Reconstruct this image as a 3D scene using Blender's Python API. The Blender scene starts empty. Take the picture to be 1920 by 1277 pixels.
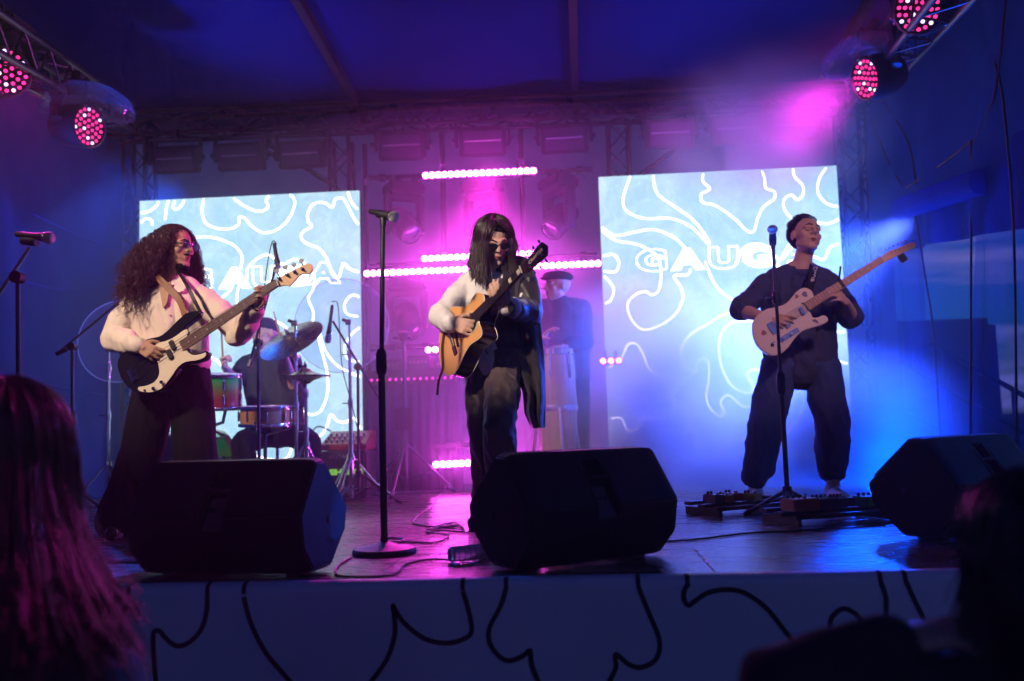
import bpy, bmesh, math, random
import numpy as np
from mathutils import Vector, Matrix, noise, Quaternion

# ------------------------------------------------------------------ camera
sc = bpy.context.scene
col = sc.collection
F_PX, CX, CY = 1750.0, 960.0, 638.5          # focal length and centre in photograph pixels
CAM = Vector((0, 0, 0.53))                   # stage floor is z = 0, x to the right, y into the stage
YAW, PIT, ROL = (math.radians(a) for a in (4.1, 5.3, 1.7))
cf = Vector((-math.sin(YAW)*math.cos(PIT), math.cos(YAW)*math.cos(PIT), math.sin(PIT)))
_r0 = Vector((math.cos(YAW), math.sin(YAW), 0)); _u0 = _r0.cross(cf)
cr = _r0*math.cos(ROL) - _u0*math.sin(ROL); cu = _u0*math.cos(ROL) + _r0*math.sin(ROL)
cd = bpy.data.cameras.new('camera'); cam = bpy.data.objects.new('camera', cd); col.objects.link(cam)
m = Matrix((cr, cu, -cf)).transposed().to_4x4(); m.translation = CAM; cam.matrix_world = m
cd.sensor_width = 36.0; cd.lens = 36.0*F_PX/1920.0; cd.clip_start = 0.05; cd.clip_end = 3000
cd.dof.use_dof = True; cd.dof.focus_distance = 4.75; cd.dof.aperture_fstop = 1.5
sc.camera = cam

# ------------------------------------------------------------------ world, sun, exposure
W = bpy.data.worlds.new('World'); sc.world = W; W.use_nodes = True
nt = W.node_tree; nt.nodes.clear()
def N(t, kind, **kw):
    n = t.nodes.new(kind)
    for k, v in kw.items(): setattr(n, k, v)
    return n
out = N(nt, 'ShaderNodeOutputWorld'); bg = N(nt, 'ShaderNodeBackground')
sky = N(nt, 'ShaderNodeTexSky', sky_type='NISHITA', sun_disc=False)
SUN_EL, SUN_ROT = math.radians(1.0), math.radians(60)
sky.sun_elevation = SUN_EL; sky.sun_rotation = SUN_ROT
tint = N(nt, 'ShaderNodeMix', data_type='RGBA', blend_type='MULTIPLY'); tint.inputs[0].default_value = 1
tint.inputs[7].default_value = (0.03, 0.27, 2.0, 1)
tc = N(nt, 'ShaderNodeTexCoord'); mp = N(nt, 'ShaderNodeMapping'); mp.inputs['Scale'].default_value = (1.2, 1.2, 9)
ns = N(nt, 'ShaderNodeTexNoise'); ns.inputs['Scale'].default_value = 3.2; ns.inputs['Detail'].default_value = 6
rp = N(nt, 'ShaderNodeValToRGB'); rp.color_ramp.elements[0].position = .47; rp.color_ramp.elements[1].position = .66
cl = N(nt, 'ShaderNodeMix', data_type='RGBA'); cl.inputs[7].default_value = (2.1, 1.5, 3.2, 1)
nt.links.new(sky.outputs[0], tint.inputs[6]); nt.links.new(tc.outputs['Generated'], mp.inputs[0])
nt.links.new(mp.outputs[0], ns.inputs['Vector']); nt.links.new(ns.outputs['Fac'], rp.inputs[0])
sx_ = N(nt, 'ShaderNodeSeparateXYZ'); lo_ = N(nt, 'ShaderNodeMapRange'); lo_.inputs['From Min'].default_value = .34; lo_.inputs['From Max'].default_value = .10
mu_ = N(nt, 'ShaderNodeMath', operation='MULTIPLY'); nt.links.new(tc.outputs['Generated'], sx_.inputs[0]); nt.links.new(sx_.outputs['Z'], lo_.inputs[0]); nt.links.new(rp.outputs[0], mu_.inputs[0]); nt.links.new(lo_.outputs[0], mu_.inputs[1]); nt.links.new(mu_.outputs[0], cl.inputs[0]); nt.links.new(tint.outputs[2], cl.inputs[6])
nt.links.new(cl.outputs[2], bg.inputs[0]); bg.inputs[1].default_value = 0.15
nt.links.new(bg.outputs[0], out.inputs[0])
def lamp(name, kind, loc, to, watt, color, size=.1, angle=60, blend=.5):
    d = bpy.data.lights.new(name, kind); d.energy = watt; d.color = color
    if kind == 'SPOT': d.spot_size = math.radians(angle); d.spot_blend = blend; d.shadow_soft_size = size
    if kind == 'SUN': d.angle = size
    o = bpy.data.objects.new(name, d); col.objects.link(o); o.location = loc
    o.rotation_euler = (Vector(to)-Vector(loc)).to_track_quat('-Z', 'Y').to_euler()
    return o
lamp('sun', 'SUN', (20, -20, 6), (0, 0, 5.3), 0.02, (.5, .6, 1), math.radians(8))
vs = sc.view_settings; vs.view_transform = 'Standard'; vs.look = 'None'; vs.gamma = 1; vs.exposure = 0; vs.use_curve_mapping = False
cy = sc.cycles
cy.use_denoising = True
try: cy.denoiser = 'OPENIMAGEDENOISE'
except Exception: pass
cy.max_bounces = 6; cy.diffuse_bounces = 2; cy.glossy_bounces = 2; cy.transmission_bounces = 6
cy.volume_bounces = 0; cy.transparent_max_bounces = 12; cy.sample_clamp_indirect = 4
cy.caustics_reflective = False; cy.caustics_refractive = False
cy.volume_step_rate = 3.0; cy.volume_max_steps = 32
cy.use_adaptive_sampling = True; cy.adaptive_threshold = .04; cy.adaptive_min_samples = 16; cy.light_sampling_threshold = .02
rnd = random.Random(7)

# pixel of the photograph -> point: on the plane y = Y, on the plane z, or on a given plane
def ray(x, y): return cf + cr*((x-CX)/F_PX) + cu*((CY-y)/F_PX)
def P(x, y, Y): d = ray(x, y); return CAM + d*(Y/d.y)
def G(x, y, z=0.0): d = ray(x, y); return CAM + d*((z-CAM.z)/d.z)
def PL(x, y, p0, n): d = ray(x, y); return CAM + d*((Vector(p0)-CAM).dot(n)/d.dot(n))
V = Vector
def S(v): # srgb 0..255 -> linear
    return tuple(((c/255)/12.92 if c/255 <= .04045 else ((c/255+.055)/1.055)**2.4) for c in v)

# ------------------------------------------------------------------ materials
MATS = {}
def mat(name, color, rough=.5, metal=0., var=.15, scale=8., bump=0., bscale=40., emit=None, estr=0., trans=0., alpha=1., spec=.5, sss=0., coat=0., sheen=0., stretch=None):
    if name in MATS: return MATS[name]
    mt = bpy.data.materials.new(name); mt.use_nodes = True; t = mt.node_tree; b = t.nodes['Principled BSDF']
    tc = N(t, 'ShaderNodeTexCoord'); ns = N(t, 'ShaderNodeTexNoise'); ns.inputs['Scale'].default_value = scale; ns.inputs['Detail'].default_value = 5
    src = tc.outputs['Object']
    if stretch:
        mp = N(t, 'ShaderNodeMapping'); mp.inputs['Scale'].default_value = stretch; t.links.new(src, mp.inputs[0]); src = mp.outputs[0]
    t.links.new(src, ns.inputs['Vector'])
    mx = N(t, 'ShaderNodeMix', data_type='RGBA')
    mx.inputs[6].default_value = (*[c*(1-var) for c in color], 1); mx.inputs[7].default_value = (*[min(1, c*(1+var)) for c in color], 1)
    t.links.new(ns.outputs['Fac'], mx.inputs[0]); t.links.new(mx.outputs[2], b.inputs['Base Color'])
    mr = N(t, 'ShaderNodeMapRange'); mr.inputs['To Min'].default_value = max(0.02, rough*.8); mr.inputs['To Max'].default_value = min(1, rough*1.2)
    t.links.new(ns.outputs['Fac'], mr.inputs[0]); t.links.new(mr.outputs[0], b.inputs['Roughness'])
    b.inputs['Metallic'].default_value = metal; b.inputs['Specular IOR Level'].default_value = spec
    if bump:
        n2 = N(t, 'ShaderNodeTexNoise'); n2.inputs['Scale'].default_value = bscale; n2.inputs['Detail'].default_value = 6; t.links.new(src, n2.inputs['Vector'])
        bp = N(t, 'ShaderNodeBump'); bp.inputs['Strength'].default_value = bump; bp.inputs['Distance'].default_value = .01
        t.links.new(n2.outputs['Fac'], bp.inputs['Height']); t.links.new(bp.outputs[0], b.inputs['Normal'])
    if emit: b.inputs['Emission Color'].default_value = (*emit, 1); b.inputs['Emission Strength'].default_value = estr
    if trans: b.inputs['Transmission Weight'].default_value = trans
    if alpha < 1: b.inputs['Alpha'].default_value = alpha
    if sss: b.inputs['Subsurface Weight'].default_value = sss; b.inputs['Subsurface Radius'].default_value = (.02, .008, .004)
    if coat: b.inputs['Coat Weight'].default_value = coat; b.inputs['Coat Roughness'].default_value = .1
    if sheen: b.inputs['Sheen Weight'].default_value = sheen
    MATS[name] = mt; return mt
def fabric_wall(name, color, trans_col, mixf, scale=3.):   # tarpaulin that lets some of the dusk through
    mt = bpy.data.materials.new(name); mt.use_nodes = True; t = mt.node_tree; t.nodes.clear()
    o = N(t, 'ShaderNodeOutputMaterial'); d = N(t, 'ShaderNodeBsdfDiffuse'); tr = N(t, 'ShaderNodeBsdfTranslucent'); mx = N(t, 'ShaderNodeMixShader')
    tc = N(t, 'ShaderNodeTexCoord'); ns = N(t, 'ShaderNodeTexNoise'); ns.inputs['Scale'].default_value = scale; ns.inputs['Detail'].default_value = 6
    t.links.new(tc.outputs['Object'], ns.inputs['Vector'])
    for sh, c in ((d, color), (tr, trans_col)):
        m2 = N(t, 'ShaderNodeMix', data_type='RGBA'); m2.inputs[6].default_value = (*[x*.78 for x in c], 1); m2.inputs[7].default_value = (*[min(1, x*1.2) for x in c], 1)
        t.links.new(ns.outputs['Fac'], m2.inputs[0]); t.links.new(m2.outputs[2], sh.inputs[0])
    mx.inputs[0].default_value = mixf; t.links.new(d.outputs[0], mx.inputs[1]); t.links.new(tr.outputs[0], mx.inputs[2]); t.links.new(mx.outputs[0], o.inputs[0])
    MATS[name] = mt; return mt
def glassy(name, color, tr=.85, rough=.05, gl_w=.04):                # thin clear plastic sheet
    mt = bpy.data.materials.new(name); mt.use_nodes = True; t = mt.node_tree; t.nodes.clear()
    o = N(t, 'ShaderNodeOutputMaterial'); a = N(t, 'ShaderNodeBsdfTransparent'); g = N(t, 'ShaderNodeBsdfGlossy'); df = N(t, 'ShaderNodeBsdfTranslucent')
    mx = N(t, 'ShaderNodeMixShader'); m2 = N(t, 'ShaderNodeMixShader')
    a.inputs[0].default_value = (*color, 1); g.inputs['Roughness'].default_value = rough; g.inputs[0].default_value = (.7, .75, .9, 1)
    df.inputs[0].default_value = (*color, 1); mx.inputs[0].default_value = tr
    t.links.new(df.outputs[0], mx.inputs[1]); t.links.new(a.outputs[0], mx.inputs[2])
    m2.inputs[0].default_value = gl_w; t.links.new(mx.outputs[0], m2.inputs[1]); t.links.new(g.outputs[0], m2.inputs[2]); t.links.new(m2.outputs[0], o.inputs[0])
    MATS[name] = mt; return mt

# ------------------------------------------------------------------ mesh helpers
def frame(z, hint=(0, 0, 1)):
    z = V(z).normalized(); h = V(hint)
    if abs(z.dot(h.normalized())) > .98: h = V((1, 0, 0)) if abs(z.x) < .9 else V((0, 1, 0))
    x = h.cross(z).normalized(); y = z.cross(x)
    return Matrix((x, y, z)).transposed()
def catmull(pts, k=8, closed=False):
    pts = [V(p).to_3d() if len(p) == 2 else V(p) for p in pts]; n = len(pts); o = []
    rng = range(n) if closed else range(n-1)
    g = (lambda i: pts[i % n]) if closed else (lambda i: pts[min(max(i, 0), n-1)])
    for i in rng:
        a, b, c, d = g(i-1), g(i), g(i+1), g(i+2)
        for j in range(k):
            t = j/k; o.append(.5*((2*b)+(c-a)*t+(2*a-5*b+4*c-d)*t*t+(3*b-a-3*c+d)*t**3))
    if not closed: o.append(pts[-1])
    return o
class MB:
    def __init__(s): s.v = []; s.f = []
    def add(s, v, f):
        n = len(s.v); s.v += [V(p) for p in v]; s.f += [tuple(i+n for i in q) for q in f]; return s
    def box(s, c, size, R=None):
        c = V(c); h = V(size)/2; v = []
        for z in (-1, 1):
            for y in (-1, 1):
                for x in (-1, 1):
                    p = V((x*h.x, y*h.y, z*h.z)); v.append(c+(R@p if R else p))
        return s.add(v, [(0, 2, 3, 1), (4, 5, 7, 6), (0, 1, 5, 4), (2, 6, 7, 3), (0, 4, 6, 2), (1, 3, 7, 5)])
    def tube(s, pts, r, n=8, cap=True):
        pts = [V(p) for p in pts]; m = len(pts); rs = r if hasattr(r, '__len__') else [r]*m; v = []; f = []
        R = frame(pts[1]-pts[0]); x = R.col[0]
        for i, p in enumerate(pts):
            t = (pts[min(i+1, m-1)]-pts[max(i-1, 0)]).normalized(); x = (x-t*x.dot(t)).normalized(); y = t.cross(x)
            v += [p+(x*math.cos(a)+y*math.sin(a))*rs[i] for a in (2*math.pi*k/n for k in range(n))]
        for i in range(m-1):
            for k in range(n): a = i*n+k; b = i*n+(k+1) % n; f.append((a, b, b+n, a+n))
        if cap: f.append(tuple(range(n-1, -1, -1))); f.append(tuple((m-1)*n+k for k in range(n)))
        return s.add(v, f)
    def rod(s, a, b, r, n=8): return s.tube([a, b], r, n)
    def lathe(s, prof, o=(0, 0, 0), axis=(0, 0, 1), n=24, hint=(0, 0, 1), squash=(1, 1)):
        R = frame(axis, hint); o = V(o); v = []; f = []; m = len(prof)
        for r, z in prof:
            for k in range(n): a = 2*math.pi*k/n; v.append(o+R@V((r*math.cos(a)*squash[0], r*math.sin(a)*squash[1], z)))
        for i in range(m-1):
            for k in range(n): a = i*n+k; b = i*n+(k+1) % n; f.append((a, b, b+n, a+n))
        if prof[0][0] > 1e-6: f.append(tuple(range(n-1, -1, -1)))
        if prof[-1][0] > 1e-6: f.append(tuple((m-1)*n+k for k in range(n)))
        return s.add(v, f)
    def prism(s, poly, d):           # closed outline in 3-D, extruded by the vector d
        n = len(poly); d = V(d); v = [V(p) for p in poly]+[V(p)+d for p in poly]
        f = [tuple(range(n)), tuple(range(2*n-1, n-1, -1))]+[(i, i+n, (i+1) % n+n, (i+1) % n) for i in range(n)]
        return s.add(v, f)
    def ribbon(s, pts, w, nrm, th=.003):     # flat line of width w on a surface with normal nrm
        pts = [V(p) for p in pts]; nrm = V(nrm).normalized(); v = []; f = []; m = len(pts)
        for i, p in enumerate(pts):
            t = (pts[min(i+1, m-1)]-pts[max(i-1, 0)]).normalized(); b = t.cross(nrm)*w/2
            v += [p-b, p+b, p-b+nrm*th, p+b+nrm*th]
        for i in range(m-1):
            a = 4*i; f += [(a+2, a+3, a+7, a+6), (a, a+2, a+6, a+4), (a+1, a+5, a+7, a+3)]
        f += [(0, 1, 3, 2), (4*m-4, 4*m-2, 4*m-1, 4*m-3)]
        return s.add(v, f)
    def grid(s, rows, closed=False):
        m = len(rows); n = len(rows[0]); v = [p for r in rows for p in r]; f = []
        for i in range(m-1):
            for k in range(n if closed else n-1): a = i*n+k; b = i*n+(k+1) % n; f.append((a, b, b+n, a+n))
        return s.add(v, f)
    def ell(s, c, r, R=None, nu=16, nv=10):
        c = V(c); v = [c+(R@V((0, 0, r[2])) if R else V((0, 0, r[2])))]; f = []
        for i in range(1, nv):
            t = math.pi*i/nv
            for k in range(nu):
                a = 2*math.pi*k/nu; p = V((r[0]*math.sin(t)*math.cos(a), r[1]*math.sin(t)*math.sin(a), r[2]*math.cos(t))); v.append(c+(R@p if R else p))
        v.append(c-(R@V((0, 0, r[2])) if R else V((0, 0, r[2])))); L = len(v)-1
        for k in range(nu):
            f.append((0, 1+k, 1+(k+1) % nu)); b = 1+(nv-2)*nu; f.append((L, b+(k+1) % nu, b+k))
        for i in range(nv-2):
            for k in range(nu): a = 1+i*nu+k; b = 1+i*nu+(k+1) % nu; f.append((a, a+nu, b+nu, b))
        return s.add(v, f)
    def cap(s, a, b, r0, r1, n=12):
        a, b = V(a), V(b); d = b-a; L = d.length
        if L < 1e-5: return s.ell(a, (r0, r0, r0))
        pr = [(r0*math.cos(t), r0*math.sin(t)) for t in (-math.pi/2*.999, -1.1, -.7, -.35, 0)]+[(r1*math.cos(t), L+r1*math.sin(t)) for t in (0, .35, .7, 1.1, math.pi/2*.999)]
        return s.lathe(pr, a, d, n)
    def mesh(s, name, off=(0, 0, 0), bevel=0, smooth=True, seg=2):
        off = V(off); me = bpy.data.meshes.new(name); me.from_pydata([p-off for p in s.v], [], s.f); me.update()
        bm = bmesh.new(); bm.from_mesh(me); bmesh.ops.recalc_face_normals(bm, faces=bm.faces)
        if bevel:
            es = [e for e in bm.edges if len(e.link_faces) == 2 and e.calc_face_angle(0) > .5]
            bmesh.ops.bevel(bm, geom=es, offset=bevel, segments=seg, affect='EDGES', clamp_overlap=True)
        bm.to_mesh(me); bm.free()
        if smooth:
            me.polygons.foreach_set('use_smooth', [True]*len(me.polygons))
            try: me.set_sharp_from_angle(angle=math.radians(40))
            except Exception: pass
        return me
    def build(s, name, material, parent=None, bevel=0, smooth=True, seg=2, **tags):
        off = parent_loc(parent)
        if parent is None:
            xs = s.v; off = V(((min(p.x for p in xs)+max(p.x for p in xs))/2, (min(p.y for p in xs)+max(p.y for p in xs))/2, min(p.z for p in xs)))
        o = bpy.data.objects.new(name, s.mesh(name, off, bevel, smooth, seg))
        return link(o, material, parent, off, **tags)
def parent_loc(p):
    o = V((0, 0, 0))
    while p is not None: o = o+p.location; p = p.parent
    return o
def link(o, material, parent, off=(0, 0, 0), **tags):
    col.objects.link(o)
    if material: o.data.materials.append(material)
    if parent is not None: o.parent = parent
    else: o.location = off
    return tag(o, **tags)
def tag(o, label=None, cat=None, group=None, kind=None):
    if label: o['label'] = label
    if cat: o['category'] = cat
    if group: o['group'] = group
    if kind: o['kind'] = kind
    return o
def thing(name, loc, label, cat, group=None):
    o = bpy.data.objects.new(name, None); o.empty_display_size = .05; col.objects.link(o); o.location = V(loc); return tag(o, label, cat, group)
def copy_tree(o, parent=None, loc=None, rot=None):
    c = o.copy(); col.objects.link(c); c.parent = parent
    if loc is not None: c.location = V(loc)
    if rot is not None: c.rotation_euler = rot
    for ch in list(o.children): copy_tree(ch, c)
    return c
def text(body, name, p0, xdir, ydir, size, material, parent, extrude=.002, font_sx=1.0, outline=0.0, align='CENTER', bold=0.0):
    cu_ = bpy.data.curves.new(name, 'FONT'); cu_.body = body; cu_.size = size; cu_.align_x = align; cu_.align_y = 'CENTER'; cu_.extrude = extrude; cu_.offset = bold
    if outline: cu_.fill_mode = 'NONE'; cu_.extrude = 0; cu_.bevel_depth = outline; cu_.bevel_resolution = 1
    t = bpy.data.objects.new(name+'_src', cu_); col.objects.link(t); dg = bpy.context.evaluated_depsgraph_get()
    me = bpy.data.meshes.new_from_object(t.evaluated_get(dg)); bpy.data.objects.remove(t)
    x, y = V(xdir).normalized(), V(ydir).normalized(); R = Matrix((x*font_sx, y, x.cross(y))).transposed().to_4x4()
    R.translation = V(p0)-parent_loc(parent); me.transform(R); me.materials.clear()
    o = bpy.data.objects.new(name, me); return link(o, material, parent)
# ================================================================== setting
GZ = -1.10                                            # the audience ground
blk = mat('black_metal', (.012, .012, .014), .45, .2, bump=.05)
blkp = mat('black_plastic', (.008, .007, .008), .5, 0, bump=.15, bscale=220, spec=.35)
chrome = mat('chrome', (.75, .75, .78), .14, 1., var=.05)
alu = mat('aluminium', (.30, .30, .33), .4, .9)
rubber = mat('rubber', (.012, .012, .012), .7)
white_p = mat('white_board', (.70, .74, .80), .42, 0, var=.08, scale=1.6, bump=.15, bscale=2.5)

mb = MB().grid([[V((-1500, -1500, GZ)), V((1500, -1500, GZ))], [V((-1500, 1500, GZ)), V((1500, 1500, GZ))]])
mb.build('ground', mat('asphalt', (.05, .05, .052), .85, bump=.4, bscale=60, scale=2), kind='structure')

SX0, SX1, SY0, SY1 = -4.45, 2.70, 3.30, 9.0
floor_m = mat('stage_plywood', (.085, .062, .060), .27, 0, var=.45, scale=2.2, bump=.25, bscale=30, stretch=(1, 5, 1), spec=.45)
st = thing('stage_floor', (0, 0, -.06), None, None); tag(st, kind='structure')
ys = [SY0+.012, 4.02, 5.02, 6.02, 7.02, 8.02, SY1]; pw = 1.22
for j in range(len(ys)-1):
    x = SX0 - (.61 if j % 2 else 0)+.02
    while x < SX1:
        a, b = max(x, SX0), min(x+pw, SX1)
        if b-a > .1: MB().box(((a+b)/2, (ys[j]+ys[j+1])/2, -.02+rnd.uniform(-.0006, .0006)), (b-a-.004, ys[j+1]-ys[j]-.004, .04)).build('floor_panel', floor_m, st, bevel=.0015, seg=1)
        x += pw
MB().box(((SX0+SX1)/2, (SY0+SY1)/2+.02, -.1), (SX1-SX0-.05, SY1-SY0-.1, .1)).build('subframe', blk, st)

# printed front board of the stage
fa = thing('stage_front_board', ((SX0+SX1)/2, SY0, GZ), 'white stage front board printed with winding black lines', 'stage front')
prof = [(SY0+.05, .006), (SY0+.02, .008), (SY0-.005, .004), (SY0-.016, -.008), (SY0-.018, -.03), (SY0-.018, GZ+.02), (SY0+.02, GZ+.02), (SY0+.02, -.03), (SY0+.05, .001)]
MB().grid([[V((x, y, z)) for y, z in prof] for x in np.linspace(SX0, SX1, 8)], closed=True).build('board', white_p, fa)
ink = mat('black_ink', (.006, .006, .008), .5)
def zp(pts, s, ox, oy): return [(ox+x/s, oy+y/s) for x, y in pts]
FL = [zp(q, 1.7143, 160, 1060) for q in (
 [(150, 60), (140, 75), (135, 120), (112, 195), (95, 300)], [(396, 60), (392, 72), (390, 150), (370, 210), (330, 250), (290, 258), (255, 230), (240, 212), (222, 212), (218, 240), (222, 320), (228, 380)],
 [(500, 62), (503, 72), (530, 180), (580, 280), (655, 370), (700, 430)],
 [(880, 420), (920, 372), (970, 300), (995, 220), (992, 150), (988, 128), (1000, 150), (1030, 190), (1090, 235), (1160, 250), (1220, 235), (1242, 205), (1225, 120), (1203, 56)],
 [(1360, 45), (1358, 55), (1335, 130), (1298, 205), (1305, 260), (1350, 305), (1400, 295), (1428, 274), (1432, 290), (1435, 320), (1455, 372), (1475, 430)],
 [(1660, 430), (1685, 372), (1705, 330), (1703, 296), (1710, 288), (1750, 320), (1790, 327), (1835, 300), (1845, 240), (1810, 150), (1780, 75), (1770, 36)])]
FL += [zp(q, 3.0, 1280, 860) for q in (
 [(110, 650), (80, 665), (20, 720), (5, 780), (30, 825), (70, 800), (140, 755), (230, 737), (320, 745), (400, 785), (480, 850), (560, 950), (630, 1050), (720, 1250)],
 [(1070, 640), (1080, 650), (1120, 710), (1145, 800), (1140, 900), (1135, 1050), (1150, 1260)], [(1215, 635), (1225, 645), (1260, 700), (1300, 790), (1345, 880), (1400, 1000), (1420, 1200)],
 [(815, 1040), (825, 960), (840, 890), (900, 845), (960, 865), (1010, 920), (1040, 1040)])]
for q in FL:
    pp = [PL(p.x, p.y, (0, SY0-.0185, 0), V((0, -1, 0))) for p in catmull(q, 6)]
    pp = [p for p in pp if p.z < -.022]
    MB().ribbon(pp, .017, (0, -1, 0), .002).build('painted_line', ink, fa)
    if q[0][1] < 1110 or q[-1][1] < 1110:      # the line goes on over the rounded lip
        e = pp[0] if pp[0].z > pp[-1].z else pp[-1]
        MB().grid([[V((e.x-.008, y-.002, z+.001)) , V((e.x+.008, y-.002, z+.001))] for y, z in [(SY0-.018, -.03), (SY0-.016, -.008), (SY0-.005, .0045), (SY0+.02, .0085)]]).build('painted_line', ink, fa)

# ------------------------------------------------------------------ tent
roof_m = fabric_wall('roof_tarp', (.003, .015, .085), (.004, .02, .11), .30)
back_m = fabric_wall('back_tarp', (.13, .13, .18), (.80, .82, .92), .72)
side_m = fabric_wall('side_tarp', (.02, .075, .24), (.04, .20, .62), .6)
def cloth(name, f, nu, nv, material, parent=None, **t):
    return MB().grid([[f(i/nu, j/nv) for i in range(nu+1)] for j in range(nv+1)]).build(name, material, parent, **t)
def wob(p, a, s): return V((noise.noise(p*s)*a, noise.noise(p*s+V((9, 3, 1)))*a, noise.noise(p*s+V((2, 7, 5)))*a))
def roof_z(y, x): return 3.62 + (9.0-y)*.085 + .05*math.sin((x+.9)*2.2)*0
tent = thing('tent_roof', (-.9, 5, 3.6), 'dark blue tarpaulin roof over the stage carried on rafters', 'roof')
cloth('tarpaulin', lambda u, v: (lambda x, y: V((x, y, roof_z(y, x)+.06-.05*abs(math.sin((x+.15)*math.pi/1.75)) + noise.noise(V((x, y, 0))*1.3)*.03)))(-6+9.6*u, -2.2+11.5*v), 70, 60, roof_m, tent)  # reach over the audience is added, to shade the stage front
for x0 in (-4.3, -2.03, 0.05, 2.35):
    MB().box((x0, 3.5, roof_z(3.5, 0)-.02), (.07, 11.3, .09), Matrix.Rotation(math.radians(-4.86), 3, 'X'))  .build('rafter', mat('rafter_black', (.004, .005, .010), .8, spec=.2), tent, bevel=.006)
bw = thing('back_tent_wall', (-.9, 9.05, 0), 'grey tarpaulin wall behind the lighting rig and screens', 'tent wall')
for i, (a, b) in enumerate(((-5.0, -2.4), (-2.4, .1), (.1, 3.0))):
    cloth('tarpaulin_panel', lambda u, v: (lambda p: p+V((0, noise.noise(p*1.1)*.06+.015*math.sin(p.x*9+p.z), 0)))(V((a+(b-a)*u+(.02 if v else .02), 9.06+.012*(i % 2), -.3+4.4*v))), 30, 40, back_m, bw)
lw = thing('stage_left_tent_wall', (-4.5, 6, 0), 'deep blue tarpaulin side wall hanging in soft folds by the drums', 'tent wall')
lw.name = 'side_tent_wall'
def lwall(u, v):
    y = -1.8+10.85*u; z = -.9+4.95*v; p = V((-4.52, y, z)); k = (1-v)  # wall carried on toward the audience, added to keep sky off the stage front
    return p+V((.10*math.sin(y*3.1+1.5*noise.noise(p*.6))*(.3+k)*.7+.14*noise.noise(p*.7+V((4, 0, 0)))+.035*math.sin(y*8+z*1.6), 0, 0))
cloth('tarpaulin', lwall, 160, 60, side_m, lw)
for (x0, y0, x1, y1) in ((60, 400, 235, 470), (0, 700, 200, 738), (20, 520, 150, 545)):     # stretched seams
    pts = [PL(x0+(x1-x0)*t, y0+(y1-y0)*t+6*math.sin(t*3), (-4.35, 0, 0), V((1, 0, 0))) for t in np.linspace(0, 1, 10)]
    MB().tube(pts, .008, 6).build('seam_welt', side_m, lw)
# right wall: blue drapes above, clear sheet below, ropes and a rolled-up flap
RX = 2.66
rw = thing('side_tent_wall', (RX, 6, 0), 'clear and blue tent side wall with rolled up flap beside the stairs', 'tent wall')
clear = glassy('clear_sheet', (.62, .72, .95), .93, .3, .005)
haze_sheet = glassy('cloudy_sheet', (.30, .46, .85), .88, .3, .004)
def RP(x, y, d=0.0): return PL(x, y, (RX-d, 0, 0), V((1, 0, 0)))
def sheet(name, quad, material, amp=.03, freq=3., nu=24, nv=24, d=0.):
    q = [RP(x, y, d) for x, y in quad]
    def f(u, v):
        p = (q[0]*(1-u)+q[1]*u)*(1-v)+(q[3]*(1-u)+q[2]*u)*v
        return p+V((amp*math.sin(u*freq*6.28+1.2*noise.noise(p))+amp*.8*noise.noise(p*1.4), 0, 0))
    return cloth(name, f, nu, nv, material, rw)
sheet('upper_drape', [(1628, 120), (1960, -260), (1960, 420), (1628, 480)], side_m, .05, 3.5, 60, 40, .05)
sheet('drape_panel', [(1628, 470), (1716, 448), (1752, 1010), (1640, 960)], haze_sheet, .04, 2.2, 30, 40, .03)
sheet('clear_panel', [(1714, 400), (1824, 340), (1824, 1060), (1752, 1010)], clear, .012, 1.2, d=.01)
sheet('drape_panel', [(1823, 300), (1960, 220), (1960, 1130), (1823, 1060)], haze_sheet, .03, 2.5, 30, 40, .02)
dk = mat('dark_webbing', (.01, .014, .03), .8)
roll = [RP(x, y, .10) for x, y in ((1690, 392), (1760, 368), (1842, 340))]
MB().tube(catmull(roll, 6), [.085]*13, 16).build('rolled_flap', side_m, rw)
for q in ([(1821, 262), (1821, 420), (1820, 700), (1820, 1000)], [(1886, 0), (1868, 160), (1850, 215), (1825, 268)], [(1845, 0), (1848, 60), (1872, 140), (1884, 220), (1900, 420), (1905, 700), (1906, 900)],
          [(1716, 400), (1735, 520), (1752, 640), (1768, 900)], [(1820, 265), (1770, 305), (1700, 352)], [(1640, 165), (1700, 260), (1718, 345)], [(1618, 190), (1660, 290), (1692, 350)]):
    MB().tube(catmull([RP(x, y, .07) for x, y in q], 6), .008, 6).build('strap', dk, rw)

# ------------------------------------------------------------------ trusses and poles
truss_m = mat('truss_black', (.02, .02, .024), .4, .6)
def truss(a, b, s, label, nbay=None, cr_=.022, br=.008, up=(0, 0, 1), group='lighting trusses'):
    a, b = V(a), V(b); d = (b-a); L = d.length; R = frame(d, up); x, y = R.col[0]*s/2, R.col[1]*s/2; c4 = [x+y, x-y, -x-y, -x+y]
    base = a if a.z <= b.z else b
    t = thing('truss', base, label, 'truss', group)
    for c in c4: MB().rod(a+c, b+c, cr_, 10).build('chord', truss_m, t)
    n = nbay or max(3, int(L/(s*1.1)))
    for k in range(4):
        c0, c1 = c4[k], c4[(k+1) % 4]
        for i in range(n):
            p, q = a+d*(i/n), a+d*((i+1)/n)
            u0, u1 = (c0, c1) if i % 2 else (c1, c0)
            MB().rod(p+u0, q+u1, br, 5).build('brace', truss_m, t)
    return t
TY = 8.55
truss(P(215, 240, TY), P(1640, 183, TY), .22, 'long black box truss spanning the stage above the screens', 26)
truss(G(262, 930) * 0 + V((P(262, 700, 8.75).x, 8.75, 0)), P(262, 262, 8.75), .22, 'upright truss tower at the outer edge of the drummer side screen', up=(0, 1, 0))
truss(V((P(648, 600, 8.9).x, 8.9, 0)), P(640, 262, 8.9), .19, 'upright truss tower behind the inner edge of the drummer side screen', up=(0, 1, 0))
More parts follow.
